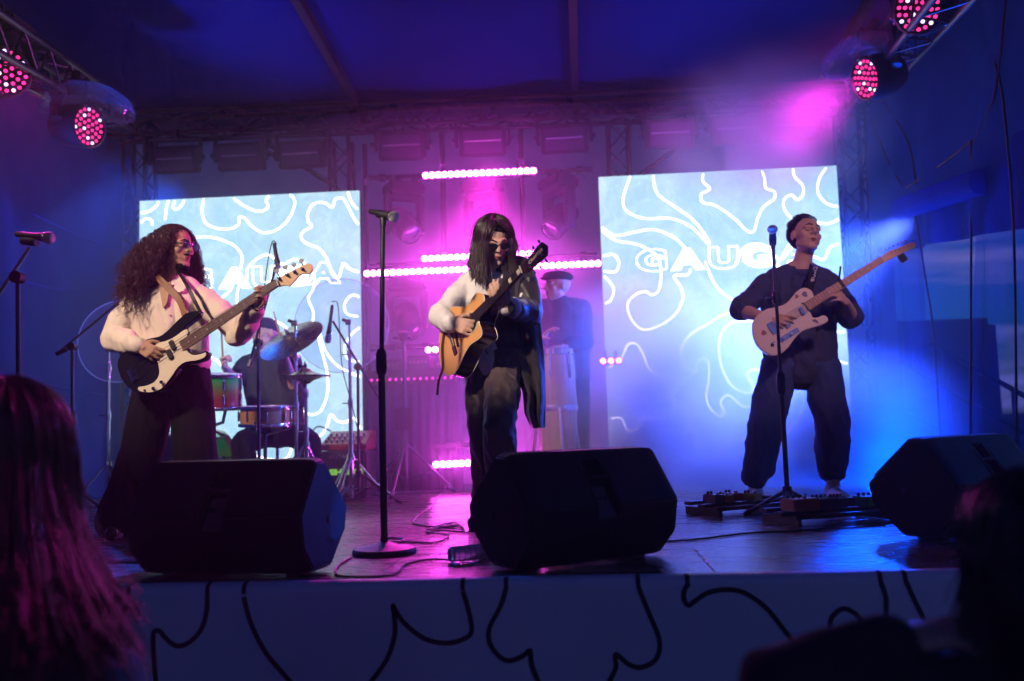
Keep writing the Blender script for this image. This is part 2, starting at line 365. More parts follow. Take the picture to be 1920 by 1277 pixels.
truss(V((P(1165, 600, 8.9).x, 8.9, 0)), P(1158, 235, 8.9), .19, 'upright truss tower behind the inner edge of the guitarist side screen', up=(0, 1, 0))
truss(V((P(1604, 600, 8.7).x, 8.7, 0)), P(1592, 190, 8.7), .22, 'upright truss tower at the outer edge of the guitarist side screen', up=(0, 1, 0))
truss(P(232, 225, 8.4), P(-90, 30, 4.3), .22, 'side truss carrying two wash lights over the bass player', 16)
truss(P(1612, 178, 8.4), P(1800, -60, 4.6), .22, 'side truss carrying two wash lights over the electric guitarist', 16)
def pole(x, y0, y1, Y, r, label):
    t = thing('pole', V((P(x, 800, Y).x, Y, 0)), label, 'pole', 'upright poles of the back rig')
    b = P(x, y0, Y); MB().rod(V((b.x, Y, .004)), b, r, 12).build('tube', truss_m, t)
    MB().box((b.x, Y, .006), (.2, .2, .012)).build('base_plate', truss_m, t, bevel=.002)
    MB().lathe([(r*1.35, 0), (r*1.35, .06)], b-V((0, 0, .4)), (0, 0, 1), 14).build('coupler', alu, t)
pole(828, 245, 900, 8.75, .026, 'black upright pole in the back rig above the empty tripod stand')
pole(975, 235, 900, 8.75, .026, 'black upright pole in the back rig behind the singer')
pole(684, 270, 900, 8.45, .022, 'thin black pole beside the inner edge of the drummer side screen')
def pipe(a, b, Y, label, r=.024):
    t = thing('crossbar', P(*a, Y), label, 'pipe', 'cross pipes of the back rig')
    p, q = P(*a, Y), P(*b, Y); MB().rod(p, q, r, 12).build('tube', truss_m, t)
    for k in (.06, .3, .68, .94): MB().lathe([(r*1.5, -.03), (r*1.5, .03)], p.lerp(q, k), q-p, 14).build('clamp', truss_m, t)
    return t
pipe((692, 334), (1112, 318), 8.60, 'upper cross pipe holding the row of hanging moving heads')
pipe((686, 500), (1120, 478), 8.60, 'middle cross pipe behind the two rows of pink lights')
pipe((690, 652), (850, 648), 8.70, 'lower cross pipe above the dark equipment table')
pipe((812, 836), (940, 832), 7.95, 'low cross pipe with silver clamp above the floor light bar')
for (x0, y0, x1, y1) in ((500, 268, 628, 350), (1288, 262, 1170, 352)):
    t = thing('brace_bar', P(x0, y0, 8.8), 'diagonal brace bar beside the %s screen' % ('drummer side' if x0 < 900 else 'guitarist side'), 'brace', 'diagonal braces of the back rig')
    MB().rod(P(x0, y0, 8.8), P(x1, y1, 8.8), .025, 10).build('tube', truss_m, t); MB().box(P(x0, y0, 8.8), (.09, .07, .09)).build('clamp', truss_m, t, bevel=.006)

# ------------------------------------------------------------------ LED screens
def screen_mat():
    mt = bpy.data.materials.new('screen_picture'); mt.use_nodes = True; t = mt.node_tree; t.nodes.clear()
    o = N(t, 'ShaderNodeOutputMaterial'); e = N(t, 'ShaderNodeEmission'); tc = N(t, 'ShaderNodeTexCoord')
    n1 = N(t, 'ShaderNodeTexNoise'); n1.inputs['Scale'].default_value = 1.1; n1.inputs['Detail'].default_value = 3; n1.inputs['Distortion'].default_value = 2.6
    n2 = N(t, 'ShaderNodeTexNoise'); n2.inputs['Scale'].default_value = 3.4; n2.inputs['Detail'].default_value = 6; n2.inputs['Distortion'].default_value = 4.0; n2.inputs['Roughness'].default_value = .6
    r1 = N(t, 'ShaderNodeValToRGB'); r1.color_ramp.elements[0].position = .3; r1.color_ramp.elements[0].color = (.40, .76, .98, 1); r1.color_ramp.elements[1].position = .66; r1.color_ramp.elements[1].color = (.62, .92, 1.0, 1)
    r2 = N(t, 'ShaderNodeValToRGB')
    for i, (p, c) in enumerate(((.40, 1.0), (.455, .86), (.475, .97), (.53, .9), (.55, 1.02))):
        el = r2.color_ramp.elements[i] if i < 2 else r2.color_ramp.elements.new(p); el.position = p; el.color = (c*.98, c*.985, c, 1)
    wv = N(t, 'ShaderNodeTexWave', wave_type='BANDS', bands_direction='Z'); wv.inputs['Scale'].default_value = 40
    mr = N(t, 'ShaderNodeMapRange'); mr.inputs['To Min'].default_value = .96; mr.inputs['To Max'].default_value = 1.03
    mx = N(t, 'ShaderNodeMix', data_type='RGBA', blend_type='MULTIPLY'); mx.inputs[0].default_value = 1
    m3 = N(t, 'ShaderNodeMath', operation='MULTIPLY'); m3.inputs[1].default_value = 1.12
    sn_ = N(t, 'ShaderNodeVectorMath', operation='SNAP'); sn_.inputs[1].default_value = (.25, 10, .25); wn_ = N(t, 'ShaderNodeTexWhiteNoise'); mo_ = N(t, 'ShaderNodeMapRange'); mo_.inputs['To Min'].default_value = .955; mo_.inputs['To Max'].default_value = 1.03; m4_ = N(t, 'ShaderNodeMath', operation='MULTIPLY')
    t.links.new(tc.outputs['Object'], sn_.inputs[0]); t.links.new(sn_.outputs[0], wn_.inputs['Vector']); t.links.new(wn_.outputs['Value'], mo_.inputs[0])
    for n in (n1, n2, wv): t.links.new(tc.outputs['Object'], n.inputs['Vector'])
    t.links.new(n1.outputs['Fac'], r1.inputs[0]); t.links.new(n2.outputs['Fac'], r2.inputs[0]); t.links.new(r1.outputs[0], mx.inputs[6]); t.links.new(r2.outputs[0], mx.inputs[7])
    t.links.new(wv.outputs['Fac'], mr.inputs[0]); t.links.new(mr.outputs[0], m4_.inputs[0]); t.links.new(mo_.outputs[0], m4_.inputs[1]); t.links.new(m4_.outputs[0], m3.inputs[0]); t.links.new(mx.outputs[2], e.inputs[0]); t.links.new(m3.outputs[0], e.inputs[1]); t.links.new(e.outputs[0], o.inputs[0])
    return mt
scr_m = screen_mat()
def emis(name, c, s):
    mt = bpy.data.materials.new(name); mt.use_nodes = True; t = mt.node_tree; t.nodes.clear(); o = N(t, 'ShaderNodeOutputMaterial'); e = N(t, 'ShaderNodeEmission')
    e.inputs[0].default_value = (*c, 1); e.inputs[1].default_value = s; t.links.new(e.outputs[0], o.inputs[0]); return mt
line_m = emis('screen_white', (1, .99, .97), 4.0)
SCY = 8.45
LSL = [zp(q, 2.3652, 240, 340) for q in (
 [(55, 140), (90, 135), (125, 110), (137, 83)], [(165, 170), (170, 120), (182, 81)], [(212, 79), (200, 110), (212, 125), (235, 110), (254, 76)],
 [(337, 73), (328, 130), (345, 185), (400, 210), (455, 210), (490, 190), (492, 160), (520, 165), (550, 200), (600, 228), (660, 215), (710, 170), (738, 110), (735, 75), (712, 54)],
 [(460, 67), (500, 100), (560, 130), (600, 130), (622, 110), (612, 85), (632, 59)], [(55, 185), (80, 165), (105, 175), (108, 195)],
 [(200, 300), (245, 270), (290, 255), (340, 245), (410, 258), (470, 285), (505, 330), (500, 380), (475, 420), (455, 480), (400, 525), (340, 530)],
 [(482, 545), (490, 470), (525, 440), (530, 390), (570, 345), (620, 325), (660, 350), (690, 368), (740, 345), (790, 370), (825, 420), (825, 470), (800, 520), (822, 580), (815, 640), (790, 700)],
 [(1030, 200), (1000, 160), (970, 100), (950, 75), (920, 80), (905, 115), (870, 95), (825, 100), (798, 140), (800, 180), (815, 200), (775, 225), (770, 255), (800, 280), (850, 300), (890, 360), (905, 410), (935, 425), (955, 365), (985, 390), (1036, 405)],
 [(975, 43), (990, 90), (1028, 135)], [(1038, 560), (1020, 510), (985, 510), (960, 550), (975, 590), (1038, 600)],
 [(840, 640), (850, 720), (880, 830), (885, 930), (860, 1010), (820, 1035), (780, 1020), (700, 960), (640, 980)], [(850, 660), (870, 740), (920, 810), (990, 850), (1044, 870)], [(1040, 640), (990, 680), (960, 740), (980, 790), (1043, 800)],
 [(780, 1160), (850, 1130), (880, 1090), (900, 1035), (925, 1060), (960, 1070), (1000, 1050), (1030, 1090), (1050, 1130)],
 [(380, 650), (430, 640), (480, 600), (560, 640), (620, 610), (690, 640), (730, 690)], [(340, 770), (400, 800), (430, 860), (410, 940), (380, 990)], [(590, 1130), (560, 1170), (575, 1220), (700, 1230), (740, 1150), (800, 1200), (900, 1250)])]
LSR = [zp(q, 2.2408, 1110, 290) for q in (
 [(160, 92), (130, 190), (150, 240), (220, 268), (330, 268), (410, 300), (470, 355), (488, 375), (492, 368), (470, 330), (420, 270), (350, 220), (280, 170), (260, 120), (258, 84)],
 [(470, 71), (465, 110), (495, 145), (460, 165), (465, 200), (520, 215), (600, 270), (650, 320), (680, 320), (695, 270), (720, 220), (765, 185), (765, 155), (730, 140), (725, 100), (710, 57)],
 [(845, 49), (850, 90), (885, 130), (885, 170), (860, 190), (840, 170), (810, 185), (805, 220), (830, 260), (880, 290)], [(995, 41), (955, 100), (950, 160), (985, 205), (1038, 220)], [(1040, 270), (990, 290), (920, 280)],
 [(42, 320), (100, 360), (180, 375), (240, 400), (280, 440), (290, 500), (280, 570), (250, 590), (225, 575), (180, 590), (150, 630), (165, 690), (215, 735), (290, 715), (350, 670), (380, 610), (375, 560), (345, 510), (400, 505), (415, 480)],
 [(41, 305), (100, 340), (180, 325), (260, 315), (340, 345), (390, 390)], [(48, 425), (90, 420), (112, 450), (100, 490), (50, 490)], [(52, 510), (90, 560), (80, 610), (56, 625)], [(475, 450), (520, 550), (590, 610), (680, 640)], [(600, 470), (640, 390), (720, 380), (790, 440), (840, 390)],
 [(72, 895), (120, 860), (150, 800), (185, 795), (215, 840), (240, 900), (300, 935), (355, 940), (362, 970), (320, 1005), (345, 1040), (340, 1080), (290, 1110), (210, 1105), (190, 1150), (150, 1160), (125, 1110), (82, 1108)],
 [(640, 660), (560, 670), (480, 715), (410, 760), (375, 820), (385, 880), (430, 915), (440, 880), (465, 855), (490, 880), (490, 950), (480, 1020), (500, 1070), (540, 1100), (555, 1080), (540, 1040), (570, 1010), (600, 1030), (640, 1060), (700, 1050)],
 [(700, 700), (640, 700), (580, 710), (540, 760), (535, 850), (560, 930), (600, 980), (650, 1000), (680, 980), (655, 930), (670, 905), (740, 905)], [(220, 1220), (270, 1170), (330, 1155), (375, 1180), (400, 1155), (435, 1165), (438, 1277)],
 [(520, 1277), (540, 1230), (600, 1200), (670, 1195), (770, 1200), (830, 1160), (880, 1080), (885, 1010), (860, 1000), (820, 1080)], [(980, 735), (1010, 740), (1050, 745), (1076, 738)], [(1000, 850), (1020, 860), (1060, 875), (1082, 878)], [(1020, 950), (1045, 985), (1065, 1020), (1088, 1042)], [(1040, 1105), (1060, 1115), (1092, 1126)], [(900, 430), (935, 430), (975, 440), (1000, 390), (1050, 372)])]
def led_screen(xl, xr, zt, zb, lines, label, txt, tx0):
    Y = SCY; t = thing('video_screen', ((xl+xr)/2, Y, 0), label, 'screen', 'LED video screens at the back')
    MB().box(((xl+xr)/2, Y+.05, (zt+zb)/2), (xr-xl, .09, zt-zb)).build('cabinet', blk, t, bevel=.004)
    MB().grid([[V((xl, Y, zb)), V((xr, Y, zb))], [V((xl, Y, zt)), V((xr, Y, zt))]]).build('picture', scr_m, t)
    for x in (xl+.15, xr-.15): MB().box((x, Y+.2, zb/2), (.08, .5, zb-.01)).build('foot', blk, t)
    for q in lines:
        pp = [PL(p.x, p.y, (0, Y-.004, 0), V((0, -1, 0))) for p in catmull(q, 6)]
        pp = [p for p in pp if xl+.012 < p.x < xr-.012 and zb+.01 < p.z < zt-.008]
        if len(pp) > 2: MB().ribbon(pp, .0165, (0, -1, 0), .002).build('drawn_line', line_m, t)
    for i, ch in enumerate(txt):
        c = P(tx0[i][0], tx0[i][1], Y-.006)
        text(ch, 'letter', c, (1, 0, 0), (0, 0, 1),   .245, line_m, t, .001, 1.45, outline=(0 if i in (1, 3) else .0045), bold=.016)
    return t
a, b = P(262, 377, SCY), P(674, 357, SCY); led_screen(a.x, b.x, a.z, a.z-2.60, LSL, 'video screen behind the drummer with white squiggles on pale blue', 'GAUGA', [(372, 526), (440, 523), (499, 521), (552, 519), (607, 514)])
a, b = P(1122, 332, SCY), P(1568, 308, SCY); led_screen(a.x, b.x, a.z, a.z-2.62, LSR, 'video screen behind the electric guitarist with white squiggles on pale blue', 'GAUGA', [(1222, 490), (1289, 488), (1357, 485), (1421, 483), (1487, 480)])

# ------------------------------------------------------------------ pink LED bars
led_hot = emis('pink_led', (1.0, .07, .85), 150.0); led_dim = emis('dim_pink_led', (1.0, .03, .55), 2.2)
lens_ring = mat('led_bezel', (.03, .02, .03), .3)
def led_bar(p, q, n, label, r=.0175, led=None, hot=True, box=True):
    p, q = V(p), V(q); d = (q-p); t = thing('light_bar', p.lerp(q, .5)-V((0, 0, .04)), label, 'light bar', 'pink LED light bars'); R = frame(d, (0, 0, 1))
    L = d.length; ax = d.normalized(); Rb = Matrix((ax, V((0, 1, 0)), V((0, 0, 1)))).transposed()
    if box:
        MB().box(p.lerp(q, .5)+V((0, .045, 0)), (L+.07, .07, .075), Rb).build('housing', blk, t, bevel=.006)
        for k in (.15, .85): MB().box(p.lerp(q, k)+V((0, .06, .06)), (.03, .03, .07)).build('bracket', blk, t, bevel=.003)
    base = None
    for i in range(n):
        c = p.lerp(q, i/(n-1))+V((0, -.002, 0))
        if base is None:
            base = MB().lathe([(r, 0), (r*.97, .004), (r*.6, .008), (0.0, .010)], c, (0, -1, 0), 14).build('lens', led or led_hot, t)
            o0 = base.location.copy()
            c0 = c
        else:
            o = base.copy(); col.objects.link(o); o.location = o0+(c-c0)
LY = 8.30
led_bar(P(798, 329, LY), P(1000, 320, LY), 18, 'pink LED light bar on the upper cross pipe between the screens', .0262)
led_bar(P(796, 485, LY), P(1004, 475, LY), 18, 'shorter pink LED light bar right behind the singer head', .0262)
led_bar(P(688, 513, LY-.1), P(896, 504, LY-.1), 18, 'pink LED light bar ending at the drummer side screen, behind the singer shoulder', .0262)
led_bar(P(914, 503, LY-.1), P(1121, 494, LY-.1), 18, 'pink LED light bar ending at the guitarist side screen, over the percussionist', .0262)
led_bar(P(803, 656, LY+.1), P(1000, 650, LY+.1), 16, 'pink LED light bar half hidden behind the acoustic guitar', .025)
led_bar(P(1131, 677, LY+.1), P(1160, 676, LY+.05), 3, 'short end of a pink light bar at the percussionist side', .024)
led_bar(P(818, 871, 7.85), P(1020, 862, 7.85), 18, 'pink LED light bar lying low on the floor behind the singer', .0262)
led_bar(P(697, 713, 7.95), P(846, 708, 7.95), 14, 'dim pixel light strip along the dark equipment table', .011, led_dim)

# ------------------------------------------------------------------ strobe panels under the long truss
glassgrid = mat('strobe_reflector', (.10, .07, .12), .3, .6, bump=.6, bscale=120)
tubem = mat('strobe_tube', (.5, .45, .5), .3)
def strobe():
    t = thing('strobe_light', (0, 0, 0), 'x', 'strobe light', 'strobe panels hung under the truss')
    Rt = Matrix.Rotation(math.radians(14), 3, 'X')
    MB().box((0, .05, -.16), (.44, .11, .26), Rt).build('housing', blkp, t, bevel=.012)
    w = [(-.18, -.06), (.18, -.06), (.18, -.26), (-.18, -.26)]
    f = lambda x, z, d: Rt@V((x, -.006-d, z+.16-.0))+V((0, 0, -.16)) if False else V((0, .05, -.16))+Rt@V((x, -.056-d, z+.16))
    MB().add([f(x, z, .004) for x, z in w], [(0, 1, 2, 3)]).build('reflector', glassgrid, t)
    for i in range(9): MB().rod(f(-.18, -.075-.021*i, .007), f(.18, -.075-.021*i, .007), .0022, 4).build('guard_wire', blk, t)
    MB().rod(f(-.17, -.15, .004), f(.17, -.15, .004), .007, 8).build('flash_tube', tubem, t)
    for s in (-1, 1):
        MB().box((s*.245, .03, -.09), (.03, .05, .24)).build('yoke_arm', blk, t, bevel=.006); MB().lathe([(.03, 0), (.025, .025)], (s*.26, .03, -.15), (s, 0, 0), 12).build('lock_knob', blk, t)
    MB().box((0, .03, .035), (.52, .05, .02)).build('yoke_top', blk, t, bevel=.004)
    MB().box((0, .03, .085), (.05, .05, .09)).build('hook_clamp', blk, t, bevel=.008)
    return t
s0 = strobe(); first = True
names = ['strobe panel at the drummer side end of the long truss', 'strobe panel second from the drummer side truss tower', 'strobe panel over the inner corner of the drummer side screen', 'strobe panel hung between the drummer side screen and the thin pole', 'strobe panel above the upper pink light bar', 'strobe panel next to the inner tower of the guitarist side screen', 'strobe panel over the inner corner of the guitarist side screen', 'smoke-veiled strobe panel over the middle of the guitarist side screen', 'strobe panel at the guitarist side end of the long truss']
for (x, y), nm in zip(((326, 266), (449, 260), (563, 256), (752, 240), (904, 232), (1057, 226), (1255, 216), (1378, 208), (1490, 202)), names):
    o = s0 if first else copy_tree(s0); first = False
    o.location = P(x, y, 8.38); o.rotation_euler = (0, 0, rnd.uniform(-.06, .06)); o['label'] = nm

# ------------------------------------------------------------------ moving heads hanging in the back rig (not lit)
lensm = mat('lamp_glass', (.03, .03, .05), .06, 0, coat=1)
def moving_head():
    t = thing('moving_head', (0, 0, 0), 'x', 'moving light', 'unlit moving heads of the back rig')
    MB().box((0, 0, -.07), (.36, .26, .13)).build('base', blkp, t, bevel=.03)
    for s in (-1, 1):
        MB().prism([V((s*.13, -.06, -.13)), V((s*.19, -.06, -.13)), V((s*.19, -.06, -.48)), V((s*.165, -.06, -.52)), V((s*.13, -.06, -.46))], (0, .12, 0)).build('yoke_arm', blkp, t, bevel=.012)
        MB().box((s*.11, 0, .02), (.05, .08, .06)).build('hook_clamp', blk, t, bevel=.01)
    MB().box((0, 0, -.155), (.32, .12, .05)).build('yoke_bridge', blkp, t, bevel=.012)
    hd = MB().lathe([(.06, -.20), (.105, -.19), (.125, -.12), (.125, .05), (.115, .14), (.10, .17)], (0, 0, -.42), (.15, -.75, -.65), 24).build('head', blkp, t)
    MB().lathe([(.085, .171), (.06, .182), (0, .186)], (0, 0, -.42), (.15, -.75, -.65), 24).build('lens', lensm, hd)
    for k in range(4): MB().lathe([(.128, -.10+.03*k), (.128, -.088+.03*k)], (0, 0, -.42), (.15, -.75, -.65), 24).build('cooling_rib', blk, hd)
    return t
m0 = moving_head(); first = True
for x, y, rz, nm in ((757, 342, .5, 'unlit moving head on the upper pipe nearest the drummer side screen'), (905, 338, -.4, 'unlit moving head on the upper pipe above the singer'), (1046, 332, -.9, 'unlit moving head on the upper pipe nearest the guitarist side screen'), (762, 520, .1, 'unlit moving head on the middle pipe above the empty tripod stand'), (1008, 505, -.3, 'unlit moving head on the middle pipe behind the percussionist hat')):
    o = m0 if first else copy_tree(m0); first = False
    o.location = P(x, y, 8.58); o.rotation_euler = (0, 0, rz); o['label'] = nm

# ------------------------------------------------------------------ wash lights on the side trusses (lit)
wl_a = emis('wash_led_pink', (1.0, .03, .26), 1.7); wl_b = emis('wash_led_blue', (.75, .55, 1.0), 2.2)
def wash(c, face, base, label, R_=.135, watts=60, color=(1, .1, .6), target=None, ang=50):
    c, face = V(c), V(face).normalized(); t = thing('wash_light', base, label, 'stage light', 'lit wash lights on the side trusses'); base = V(base)
    b = c-face*.10
    MB().box(base-V((0, 0, .06)), (.30, .26, .13)).build('base', blkp, t, bevel=.025)
    MB().box(base+V((0, 0, .05)), (.06, .08, .1)).build('hook_clamp', blk, t, bevel=.01)
    side = face.cross(V((0, 0, 1))).normalized()
    for s in (-1, 1):
        a1 = base+side*s*.14-V((0, 0, .10)); a2 = b+side*s*(R_+.045)
        MB().tube([a1, a1.lerp(a2, .5)+side*s*.035, a2], [.032, .034, .04], 8).build('yoke_arm', blkp, t)
    hd = MB().lathe([(.05, -.16), (R_*.8, -.15), (R_*1.05, -.08), (R_*1.13, .04), (R_*1.1, .115), (R_*1.0, .122), (R_*1.0, .10), (0.001, .10)], b, face, 32).build('head', blkp, t)
    R = frame(face); rings = ((0, 1), (.30, 6), (.58, 12), (.85, 18)); k = 0
    for rr, n in rings:
        for i in range(n):
            a = 2*math.pi*i/n+rr*2; p = c+R@V((math.cos(a)*rr*R_, math.sin(a)*rr*R_, .004)); k += 1
            MB().lathe([(.0115, -.003), (.011, .005), (.006, .010), (0, .011)], p, face, 10).build('led_lens', wl_b if (k*7) % 5 < 1 else wl_a, hd)
    if watts: lamp('wash_or_added_beam', 'SPOT', c+face*.05, target if target is not None else c+face, watts, color, .1, ang, .7).parent = None
    return t
w1 = P(165, 237, 6.0); w2 = P(10, 133, 5.1); w3 = P(1625, 147, 6.3); w4 = P(1722, 16, 5.3)
PINK = (1.0, .06, .55)
wash(w1, (.95, -.26, -.16), w1+V((-.13, .10, .33)), 'lit pink wash light on the bass side truss, beside the blue tent wall', watts=0)
wash(w2, (.80, -.58, -.15), w2+V((-.10, .10, .36)), 'lit pink wash light on the bass side truss, farther out toward the audience', watts=0)
wash(w3, (-.93, -.30, -.24), w3+V((.10, .10, .35)), 'lit pink wash light in the purple smoke on the guitar side truss', watts=0)
wash(w4, (-.72, -.62, -.32), w4+V((.08, .10, .38)), 'lit pink wash light on the guitar side truss, farther out toward the audience', watts=0)
# plastic rain hoods round two of them
hood = glassy('rain_hood', (.8, .85, 1), .93, .08)
for w_, s_, nm in ((w1, 1, 'bass'), (w3, -1, 'guitar')):
    c = w_+V((-.03*s_, .05, .17)); t = thing('rain_hood', c, 'clear plastic rain hood over the wash light on the %s side truss' % nm, 'rain hood', 'clear rain hoods')
    MB().lathe([(.30, -.06), (.31, -.03), (.27, .06), (.16, .13), (0.001, .16)], c, (.1*s_, -.1, 1), 28).build('dome', hood, t)
    MB().tube([c+V((.305*math.cos(a), .305*math.sin(a), -.05)) for a in np.linspace(0, 6.283, 30)], .005, 6).build('rim', hood, t)
# ================================================================== gear on the stage
def boolean_cut(o, cutters):
    for c in cutters:
        c.build_tmp = None
    dg = bpy.context.evaluated_depsgraph_get()
    for c in cutters:
        co = bpy.data.objects.new('cutter', c.mesh('cutter', (0, 0, 0), 0, False)); col.objects.link(co); co.location = parent_loc(o.parent)*0
        md = o.modifiers.new('cut', 'BOOLEAN'); md.operation = 'DIFFERENCE'; md.object = co; md.solver = 'EXACT'
        bpy.context.view_layer.update(); dg = bpy.context.evaluated_depsgraph_get()
        me = bpy.data.meshes.new_from_object(o.evaluated_get(dg)); o.modifiers.clear(); o.data = me; bpy.data.objects.remove(co)
def wedge(mirror):
    # floor monitor: origin at the near bottom corner of its end, length along +x (or -x), its back toward the audience (-y)
    s = -1 if mirror else 1
    prof = [(-.33, .235), (-.11, .437), (-.03, .432), (.112, .232), (.088, .10), (.0, .012), (-.17, .012), (-.31, .14)]
    t = thing('floor_monitor', (0, 0, 0), 'x', 'floor monitor', 'floor monitor speakers')
    q = lambda x, d, z: V((s*x, -d, z))
    rows = []
    for x, k in ((0, .93), (.02, .985), (.05, 1), (.67, 1), (.70, .985), (.72, .93)):
        rows.append([q(x, -.11+(d+.11)*k, .225+(z-.225)*k) for d, z in prof])
    m_ = MB().grid(rows, closed=True); n = len(prof); L = len(rows)
    m_.f.append(tuple(range(n))); m_.f.append(tuple((L-1)*n+i for i in range(n-1, -1, -1)))
    body = m_.build('cabinet', blkp, t, bevel=.006)
    a, b = V((0, .03, .432)), V((0, -.112, .232)); dn = (b-a).normalized(); nn = V((0, dn.z, -dn.y)); nn = nn if nn.y < 0 else -nn
    R = Matrix((V((1, 0, 0)), dn, nn)).transposed(); c = lambda x, k: V((s*x, 0, 0))+a.lerp(b, k)
    boolean_cut(body, [MB().box(c(.36, .32), (.085, .075, .09), R), MB().box(c(.36, .86)-nn*.005, (.10, .17, .07), R)])
    fr = []
    for x0, k in ((.30, .5), (.42, .5)): MB().box(c(x0, .66)+nn*.001, (.006, .19, .006), R).build('recess_trim', blkp, t)
    MB().box(c(.36, .86)-nn*.036, (.075, .13, .004), R).build('connector_plate', mat('plate_grey', (.05, .05, .055), .5), t)
    for i in range(3): MB().lathe([(.011, 0), (.011, .004), (.006, .005)], c(.335+.025*i, .80)-nn*.034, nn, 12).build('socket', blk, t)
    MB().lathe([(.018, 0), (.018, .004), (.012, .006), (.0, .006)], q(-.0005+.001, -.14, .20), (-s, 0, 0), 20).build('pole_socket', blk, t)
    for d, z in ((-.25, .235), (-.10, .38), (.05, .24), (-.03, .06)): MB().lathe([(.009, 0), (.009, .003), (0, .004)], q(.012, d, z), (-s, 0, 0), 10).build('screw', blk, t)
    # grille on the sloping front, facing the performers
    g0, g1 = q(.36, -.335, .245), q(.36, -.12, .437); gd = (g1-g0).normalized(); gn = V((0, gd.z, -gd.y)); gn = gn if gn.y > 0 else -gn
    MB().box((g0+g1)/2+gn*.006, (.60, .25, .012), Matrix((V((1, 0, 0)), gd, gn)).transposed()).build('grille', mat('steel_grille', (.02, .02, .02), .5, .7, bump=.8, bscale=300), t, bevel=.004)
    for x in (.1, .62): MB().box(q(x, -.085, .006), (.05, .12, .011)).build('rubber_foot', rubber, t, bevel=.003)
    return t
w0 = wedge(False); w0.location = G(966, 1079); w0.rotation_euler = (0, 0, math.radians(38)); w0['label'] = 'black floor monitor in front of the acoustic guitar player'
wr = copy_tree(w0); wr.location = G(1762, 1018); wr.rotation_euler = (0, 0, math.radians(40)); wr['label'] = 'black floor monitor beside the pedalboards'
wL = wedge(True); wL.location = G(588, 1083); wL.rotation_euler = (0, 0, math.radians(-9)); wL['label'] = 'black floor monitor in front of the bass player'

# ------------------------------------------------------------------ microphones and stands
mesh_m = mat('mic_grille', (.34, .34, .37), .35, .9, bump=.9, bscale=500)
gold = mat('brass', (.55, .35, .12), .3, .9)
def mic(parent_label, tip, tail, ball=.026, group='vocal microphones', small=False):
    tip, tail = V(tip), V(tail); ax = (tip-tail).normalized(); L = (tip-tail).length
    t = thing('microphone', tail, parent_label, 'microphone', group)
    MB().lathe([(.010, 0), (.012, .01), (.013, L*.45), (.019, L*.72), (.0195, L*.76)], tail, ax, 18).build('handle', blk, t)
    MB().lathe([(.0205, L*.75), (.0215, L*.765), (.0205, L*.785)], tail, ax, 18).build('collar', chrome, t)
    MB().lathe([(.020, L*.78), (ball, L*.86), (ball, L*.92), (ball*.8, L*.975), (ball*.4, L*.998), (0, L)], tail, ax, 20).build('grille', mesh_m, t)
    return t
def clip(t, p, ax):
    MB().lathe([(.019, -.035), (.021, 0), (.019, .035)], p, ax, 14).build('mic_clip', blkp, t)
# round-base stand in the middle
b = G(721, 1038); t = thing('microphone_stand', b, 'straight black microphone stand on a round iron base', 'mic stand')
MB().lathe([(.138, .0), (.14, .012), (.132, .024), (.06, .036), (.025, .05), (.0, .05)], b, (0, 0, 1), 48).build('round_base', mat('cast_iron', (.018, .018, .02), .5, .3, bump=.2, bscale=90), t)
top = P(718, 408, b.y)
MB().rod(b+V((0, 0, .045)), V((b.x, b.y, .82)), .0155, 14).build('lower_tube', blk, t); MB().rod(V((b.x, b.y, .8)), top, .011, 12).build('upper_tube', blk, t)
MB().lathe([(.020, 0), (.024, .02), (.024, .09), (.017, .11)], V((b.x, b.y, .78)), (0, 0, 1), 16).build('height_clutch', blkp, t)
MB().lathe([(.014, 0), (.016, .03), (.012, .05)], top-V((0, 0, .04)), (0, 0, 1), 12).build('thread_adapter', blk, t)
ax = (P(744, 402, b.y-.03)-P(704, 393, b.y+.02)).normalized(); clip(t, top+V((.005, 0, .012)), ax)
mic('vocal microphone lying level on the round-base stand', top+V((.005, 0, .014))+ax*.075, top+V((.005, 0, .014))-ax*.085)
def tripod(t, b, r=.30, h=.26, rot=0., n=3, rl=.010, m_=blk, tube=.0125):
    MB().rod(b+V((0, 0, .10)), b+V((0, 0, h+.1)), tube, 12).build('leg_sleeve', m_, t)
    MB().lathe([(.024, 0), (.028, .015), (.024, .05)], b+V((0, 0, h)), (0, 0, 1), 14).build('leg_hub', blkp, t)
    for k in range(n):
        a = rot+2*math.pi*k/n; f = b+V((math.cos(a)*r, math.sin(a)*r, .012)); o_ = MB().rod(b+V((math.cos(a)*.02, math.sin(a)*.02, h+.02)), f, rl, 8).build('leg', m_, t)
        MB().cap(f+V((math.cos(a)*-.03, math.sin(a)*-.03, .018)), f, .014, .013, 8).build('rubber_foot', rubber, o_)
        MB().rod(b+V((0, 0, .12)), b.lerp(f, .55)+V((0, 0, (h+.02)*.45)), .005, 6).build('leg_strut', m_, t)
